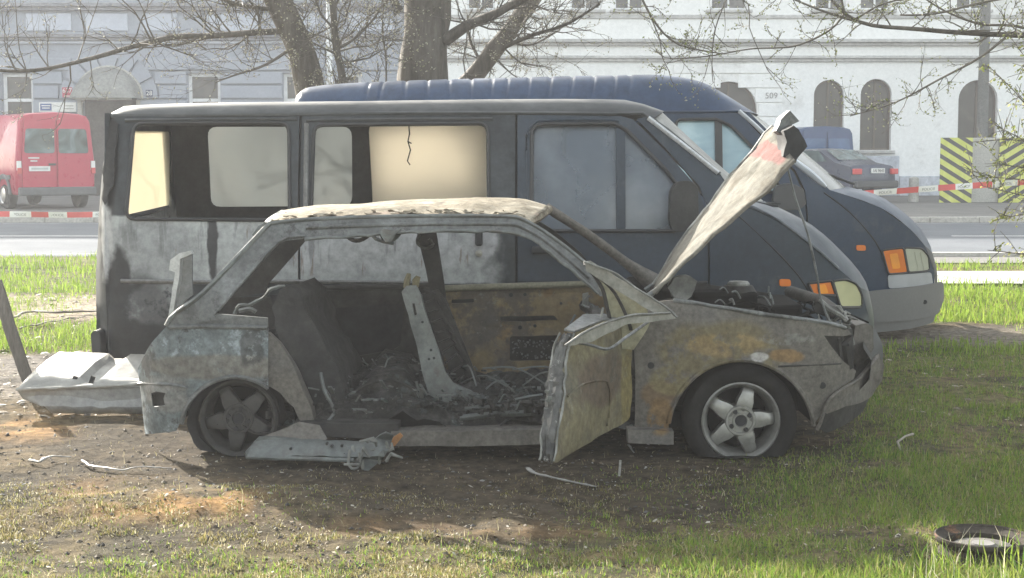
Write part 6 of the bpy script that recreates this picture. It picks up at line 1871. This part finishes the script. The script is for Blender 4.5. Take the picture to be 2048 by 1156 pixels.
# ------------------------------------------------------------------ things lying on the ground
Yb = 8.45
M_PALE = mat('whitened_panel', [(.25, .24, .22), (.35, .34, .315), (.18, .17, .155)], scale=3, rough=.5, metal=.1, bump=.2, bscale=26, speck=.12,
             layers=[dict(col=(.24, .24, .235), scale=3.2, lo=.55, hi=.68, amount=.6)])
M_PALEG = mat('scorched_panel_face', [(.26, .265, .265), (.36, .36, .355), (.20, .195, .19)], scale=4, rough=.6, metal=.1, bump=.3, bscale=22, speck=.2)
pn = thing('torn_off_panel', 'torn off whitened car panel lying behind the burnt hatchback', 'car panel', (-2.4, 8.5, 0))
n = 22
rows, rows2 = [], []
for i in range(n + 1):
    t = i / n
    x0, x1 = W(34, 800, Yb).x, W(286, 800, Yb).x
    x = x0 + (x1 - x0) * t
    zt = .315 - .02 * t - (.03 if .42 < t < .55 else 0)
    zc_ = .155 + .03 * t
    lo_ = .0 if .08 < t else .06 * (1 - t / .08)
    rows.append([(x + .12, Yb + .42, zt), (x + .08, Yb + .30, zt - .035), (x + .03, Yb + .14, zt - .10), (x, Yb, zc_)])
    rows2.append([(x, Yb, zc_ - .002), (x, Yb + .02, zc_ - .02), (x + .02, Yb + .035, .10 + .015 * math.sin(t * 7)), (x + .03 + .1 * (1 - t) ** 4, Yb + .03, .05), (x + .03 + .12 * (1 - t) ** 4, Yb + .05, lo_ + .008)])
make('upper_face', MB().loft(rows).warp(.004, 4).warp(.003, 16), M_PALE, pn, smooth=12, solid=.006)
make('lower_face', MB().loft(rows2).warp(.008, 5).warp(.006, 16), M_PALEG, pn, smooth=12, solid=.006)
make('fold_edge', MB().tube([Vector(r_[3]) for r_ in rows], .010, 6).warp(.006, 8), M_PALE, pn, smooth=60)
for px_ in (150, 185):
    q = W(px_, 760, Yb + .12)
    make('slot', MB().box(q + Vector((0, -.012, 0)), (.025, .012, .05), Matrix.Rotation(.35, 3, 'Y')), M_BLACK, pn)
ps = thing('leaning_plank', 'charred grey plank leaning up at the left end of the torn off panel', 'plank', (W(70, 806, 8.98).x, 8.98, 0))
make('board', MB().panel(trace([(-22, 560), (0, 560), (28, 650), (54, 728), (82, 806), (60, 808), (36, 742), (14, 680)], 8.98), [], lambda u, v: (u, 8.98, v), (0, .035, 0), grid=.06).warp(.004, 6), mat('charred_wood', [(.11, .10, .09), (.19, .175, .155)], scale=9, rough=.9, bump=.5, stretch=(1, 1, .2)), ps, smooth=35)
def gpt(px, py, dz=0.0):
    """spot on the ground under a point of the photograph"""
    Y = 3000 * CAMZ / max(1, (py - 315))
    for _ in range(8):
        v = W(px, py, Y)
        h = float(ground_h(v.x, Y))
        d = Vector((v.x, Y, v.z - CAMZ))
        Y = Y * (h + dz - CAMZ) / d.z
    v = W(px, py, Y)
    return Vector((v.x, Y, float(ground_h(v.x, Y)) + dz))
M_SILVER = mat('melted_bright_metal', [(.20, .195, .185), (.38, .37, .35)], scale=14, rough=.6, metal=.2, bump=.3, bscale=50)
def stick(name, label, cat, pts, r, m, group=None, warp=.004):
    P = lerp_path([gpt(a, b, c) for a, b, c in pts], max(6, len(pts) * 5))
    o = thing(name, label, cat, P[0], group)
    n = len(P)
    make('shaft', MB().tube(P, [r * (.75 + .5 * rnd.random()) * (1 - .5 * i / n) for i in range(n)], 6, flat=.6).warp(warp, 12), m, o, smooth=60)
    return o
g1 = 'bent metal strips lying round the hatchback'
stick('metal_strip', 'long kinked bright metal strip on the bare soil below the rear wheel', 'metal strip', [(165, 921, .02), (182, 931, .02), (215, 935, .02), (246, 940, .015), (282, 934, .02), (345, 937, .015)], .0085, M_SILVER, g1)
stick('metal_strip', 'short curved bright strip left of the long kinked one', 'metal strip', [(60, 921, .015), (78, 924, .02), (88, 916, .03), (105, 913, .03), (142, 914, .02)], .010, M_SILVER, g1)
stick('metal_strip', 'tapering bright strip on the charred soil in front of the swung out door', 'metal strip', [(1056, 937, .03), (1070, 946, .02), (1105, 955, .02), (1150, 965, .015), (1192, 973, .012)], .012, M_SILVER, g1)
q = gpt(1238, 952)
o = thing('upright_stub', 'short pale metal stub standing upright in the soil by the front wheel', 'metal stub', q)
make('shaft', MB().tube([q, q + Vector((.004, 0, .04)), q + Vector((.006, 0, .075))], .006, 6), M_SILVER, o)
stick('metal_strip', 'little slanted bright sliver beneath the front wing', 'metal strip', [(1257, 890, .02), (1268, 905, .01)], .007, M_SILVER, g1)
stick('fallen_branch', 'fallen dark branch across the bare patch behind the vans', 'branch', [(30, 634, .03), (60, 625, .04), (110, 624, .04), (200, 622, .03), (280, 618, .03)], .022, M_TWIG, None, .01)
stick('fallen_branch', 'thin fallen twig in front of the dark branch', 'branch', [(40, 655, .02), (110, 640, .03), (170, 632, .03)], .012, M_TWIG, None, .01)
q1, q2 = gpt(1795, 884, .02), gpt(1826, 868, .03)
o = thing('pale_twig', 'forked pale twig lying on the bare soil right of the front bumper', 'twig', q1)
make('fork', MB().tube([q1, (q1 + q2) / 2 + Vector((0, 0, .01)), q2], [.006, .005, .007], 6).tube([q1 + Vector((0, 0, .0)), gpt(1802, 902, .01)], .006, 5), mat('pale_wood', [(.24, .21, .17), (.34, .31, .26)], scale=12), o)
# loose wheel rim in the grass
q = gpt(1966, 1106, .0)
wrm = thing('loose_wheel', 'rusty steel wheel lying flat in the long grass at the lower right corner', 'wheel', q)
rs_ = .172
M_RIMR = mat('rusted_black_rim', [(.04, .035, .03), (.07, .06, .05)], scale=8, rough=.85, spec=.1, metal=0, bump=.25, bscale=40, layers=[dict(col=(.18, .10, .06), scale=6, lo=.54, hi=.66, amount=.8)])
zz = .062
make('barrel', MB().lathe([(rs_ * .82, -zz + .01), (rs_ * .80, -.02), (rs_ * .9, -.012), (rs_ * .97, -.004), (rs_ * 1.0, 0), (rs_ * 1.02, -.008), (rs_ * .99, -.02), (rs_ * .88, -.03), (rs_ * .86, -zz + .03), (rs_ * .96, -zz)], q + Vector((0, 0, zz)), 'Z', 56), M_RIMR, wrm, smooth=45)
make('centre', MB().lathe([(0, -.028), (rs_ * .28, -.026), (rs_ * .34, -.034), (rs_ * .6, -.03), (rs_ * .8, -.05)], q + Vector((0, 0, zz)), 'Z', 48), mat('pale_rim_centre', [(.10, .095, .09), (.16, .15, .14)], scale=6, rough=.8, spec=.1), wrm, smooth=45)
make('rim_edge', MB().lathe([(rs_ * .98, .0), (rs_ * 1.0, .007), (rs_ * 1.03, .004), (rs_ * 1.03, -.006)], q + Vector((0, 0, zz)), 'Z', 56), M_RIMR, wrm, smooth=45)
make('hub_hole', MB().lathe([(0, -.022), (rs_ * .24, -.022), (rs_ * .25, -.03)], q + Vector((0, 0, zz)), 'Z', 24), plain('pale_cap', (.22, .21, .20), .7, 0, .15), wrm)

# ------------------------------------------------------------------ litter
def cloud(name, n, area, size, cols, seed, m, thick=.4, dens=None, lift=.0, flatten=.5):
    rs = np.random.RandomState(seed)
    V, F, C = [], [], []
    k = 0
    while k < n:
        px_, py_ = rs.uniform(area[0], area[1]), rs.uniform(area[2], area[3])
        Y = 3000 * CAMZ / (py_ - 315)
        x = (px_ - 1024) / 3000 * Y
        if dens is not None and rs.rand() > dens(x, Y, px_, py_):
            k += .25
            continue
        k += 1
        z = float(ground_h(x, Y))
        s_ = size[0] + (size[1] - size[0]) * rs.rand() ** 2.5
        a = rs.rand() * 6.28
        t1, t2 = rs.normal(0, .35, 2)
        ca_, sa = math.cos(a), math.sin(a)
        b0 = len(V)
        e = s_ * rs.uniform(.3, .9)
        for (u, v_, h_) in ((-s_, -e * .5, 0), (s_ * .3, -e, 0), (s_, 0, 0), (s_ * .2, e, 0), (-s_ * .8, e * .6, 0), (0, 0, s_ * thick)):
            V.append((x + u * ca_ - v_ * sa, Y + u * sa + v_ * ca_, z + lift + h_ + u * t1 * flatten + v_ * t2 * flatten + s_ * .15))
        F += [(b0 + i, b0 + (i + 1) % 5, b0 + 5) for i in range(5)] + [(b0 + 4, b0 + 3, b0 + 2, b0 + 1, b0)]
        c = np.array(cols[rs.randint(len(cols))]) * rs.uniform(.7, 1.25)
        C += [list(c) + [1]] * 6
    me = bpy.data.meshes.new(name)
    me.from_pydata(V, [], F)
    ca_ = me.color_attributes.new('tint', 'FLOAT_COLOR', 'POINT')
    ca_.data.foreach_set('color', np.array(C, np.float32).ravel())
    me.materials.append(m)
    ob = bpy.data.objects.new(name, me)
    COL.objects.link(ob)
    ob['kind'] = 'stuff'
    return ob
M_LIT = leafy('litter_surface', 'tint', .08, .7)
cloud('ash_debris', 1100, (-40, 1500, 860, 1030), (.003, .014), [(.22, .21, .20), (.08, .08, .08), (.05, .05, .05), (.15, .145, .14), (.04, .04, .04)], 1, M_LIT)
cloud('soil_clods', 2600, (-60, 2100, 840, 1156), (.003, .016), [(.10, .083, .062), (.065, .056, .045), (.14, .112, .08), (.045, .042, .04)], 2, M_LIT, .6)
cloud('dead_leaves', 2000, (-60, 2100, 900, 1156), (.004, .013), [(.25, .20, .13), (.33, .29, .21), (.17, .12, .075), (.38, .355, .30)], 3, M_LIT, .12, lambda x, y, a, b: .35 + .65 * (b > 1010) * 1.0, flatten=1.0)
cloud('pale_debris', 140, (280, 1330, 880, 990), (.002, .009), [(.42, .41, .39), (.3, .29, .28)], 4, M_LIT, .5)
cloud('path_leaves', 700, (-60, 330, 585, 840), (.01, .045), [(.34, .29, .22), (.46, .42, .36), (.2, .17, .13), (.14, .12, .10)], 5, M_LIT, .2)
cloud('path_leaves', 150, (1750, 2100, 640, 860), (.008, .03), [(.26, .22, .16), (.34, .30, .24), (.16, .13, .1)], 6, M_LIT, .2)

# ------------------------------------------------------------------ grass
def blades(name, n_try, area, cols, L, wdt, seed, dens=grass_density, lean=.45, minpx=0):
    rs = np.random.RandomState(seed)
    x0, x1, y0, y1 = area
    # more tries near the camera
    u = rs.rand(n_try)
    y = 1 / (1 / y0 + (1 / y1 - 1 / y0) * u)
    x = x0 + (x1 - x0) * rs.rand(n_try)
    half = 2300 / 3000.0 * y * .52
    x = np.where(rs.rand(n_try) < .9, rs.uniform(-1, 1, n_try) * half, x)
    d = dens(x, y)
    keep = rs.rand(n_try) < d
    x, y, d = x[keep], y[keep], d[keep]
    n = len(x)
    z = ground_h(x, y) - .004
    ln = L[0] + (L[1] - L[0]) * rs.rand(n) ** 1.6
    ln = ln * (.45 + .75 * d)
    w_ = wdt * (.6 + .8 * rs.rand(n)) * np.maximum(1, y / 8.5)
    a = rs.rand(n) * 2 * np.pi
    le = np.abs(rs.normal(0, lean, n))
    dx, dy = np.cos(a), np.sin(a)
    fa = rs.rand(n) * np.pi
    fx, fy = np.cos(fa), np.sin(fa) * .5
    P = []
    for t, wk in ((0, 1.0), (.5, .8), (1.0, .08)):
        off = le * t * t * ln
        cx_, cy_ = x + dx * off, y + dy * off
        cz_ = z + ln * t * (1 - .25 * le * t)
        for s in ((-1, 1)):
            P.append(np.stack([cx_ + s * fx * w_ * wk, cy_ + s * fy * w_ * wk, cz_], -1))
    V = np.stack(P, 1).reshape(-1, 3)
    b0 = np.arange(n) * 6
    F = np.concatenate([np.stack([b0, b0 + 1, b0 + 3, b0 + 2], -1), np.stack([b0 + 2, b0 + 3, b0 + 5, b0 + 4], -1)])
    k = rs.randint(0, len(cols), n)
    c = np.array(cols)[k] * rs.uniform(.7, 1.25, (n, 1))
    C = np.repeat(c, 6, 0)
    me = bpy.data.meshes.new(name)
    me.vertices.add(len(V))
    me.vertices.foreach_set('co', V.astype(np.float32).ravel())
    me.loops.add(F.size)
    me.loops.foreach_set('vertex_index', F.astype(np.int32).ravel())
    me.polygons.add(len(F))
    me.polygons.foreach_set('loop_start', (np.arange(len(F)) * 4).astype(np.int32))
    me.update(calc_edges=True)
    me.validate()
    ca_ = me.color_attributes.new('tint', 'FLOAT_COLOR', 'POINT')
    ca_.data.foreach_set('color', np.concatenate([C, np.ones((len(C), 1))], 1).astype(np.float32).ravel())
    me.materials.append(M_GRASS)
    ob = bpy.data.objects.new(name, me)
    COL.objects.link(ob)
    ob['kind'] = 'stuff'
    return ob
M_GRASS = leafy('grass_blade', 'tint', .45, .5)
GC = [(.13, .215, .03), (.175, .255, .036), (.09, .165, .03), (.23, .28, .055), (.15, .225, .038)]
blades('grass', 300000, (-6, 8, 5.0, 16), GC + [(.20, .19, .07), (.26, .24, .10)], (.012, .055), .0021, 1, lean=.7)
blades('verge_grass', 60000, (-14, 16, 11.2, 20.5), [(.16, .25, .03), (.20, .29, .04), (.25, .32, .06), (.13, .2, .03)], (.04, .13), .0028, 2)
blades('dry_grass', 30000, (-6, 8, 5.0, 12), [(.30, .27, .15), (.38, .34, .22), (.22, .2, .1)], (.02, .08), .0017, 3, lambda x, y: np.clip(grass_density(x, y) * .4 + .10, 0, 1), .8)
def moss(x, y):
    a, b = to_px(x, y, 0.0)
    m_ = .6 * zone(a, b, -4000, 1700, 1072, 1500, 200, 22) + .22 * zone(a, b, -4000, 650, 1000, 1080, 120, 20) + .35 * zone(a, b, 1080, 1750, 940, 1080, 120, 22) + .30 * zone(a, b, -4000, 1150, 965, 1085, 90, 30)
    return np.clip(m_ * (.04 + 1.3 * sst(.42, .64, .5 * fnoise(x, y, 2.2, 77) + .5 * fnoise(x, y, 9, 78))), 0, 1)
blades('moss_grass', 190000, (-6, 8, 5.0, 7.4), [(.17, .155, .05), (.24, .205, .085), (.12, .125, .035), (.30, .26, .13), (.16, .125, .06), (.40, .37, .26)], (.008, .028), .0022, 8, moss, .9)
def corner(x, y):
    a, b = to_px(x, y, 0.0)
    return np.clip(zone(a, b, 1820, 2300, 1110, 1320, 60, 14), 0, 1) * .9
blades('tall_grass', 4000, (1.0, 3, 4.4, 5.8), GC[1:4], (.04, .125), .0032, 4, corner, .35)

blades('dry_stalks', 700, (1.0, 3, 4.4, 5.8), [(.42, .40, .30), (.34, .33, .22)], (.07, .17), .0022, 9, corner, .5)

# ------------------------------------------------------------------ hazy backlit air
hz_ = bpy.data.meshes.new('haze')
hb_ = MB().box((0, 30, 6.6), (160, 130, 15.4))
hz_.from_pydata(hb_.v, [], hb_.f)
hm = bpy.data.materials.new('haze_air')
hm.use_nodes = True
nt = hm.node_tree
nt.nodes.remove(nt.nodes['Principled BSDF'])
pv_ = nd(nt, 'ShaderNodeVolumePrincipled')
pv_.inputs['Color'].default_value = (.95, .96, 1.0, 1)
pv_.inputs['Density'].default_value = HAZE
pv_.inputs['Anisotropy'].default_value = .35
nt.links.new(pv_.outputs[0], nt.nodes['Material Output'].inputs['Volume'])
hz_.materials.append(hm)
ho = bpy.data.objects.new('haze', hz_)
COL.objects.link(ho)
ho['kind'] = 'stuff'
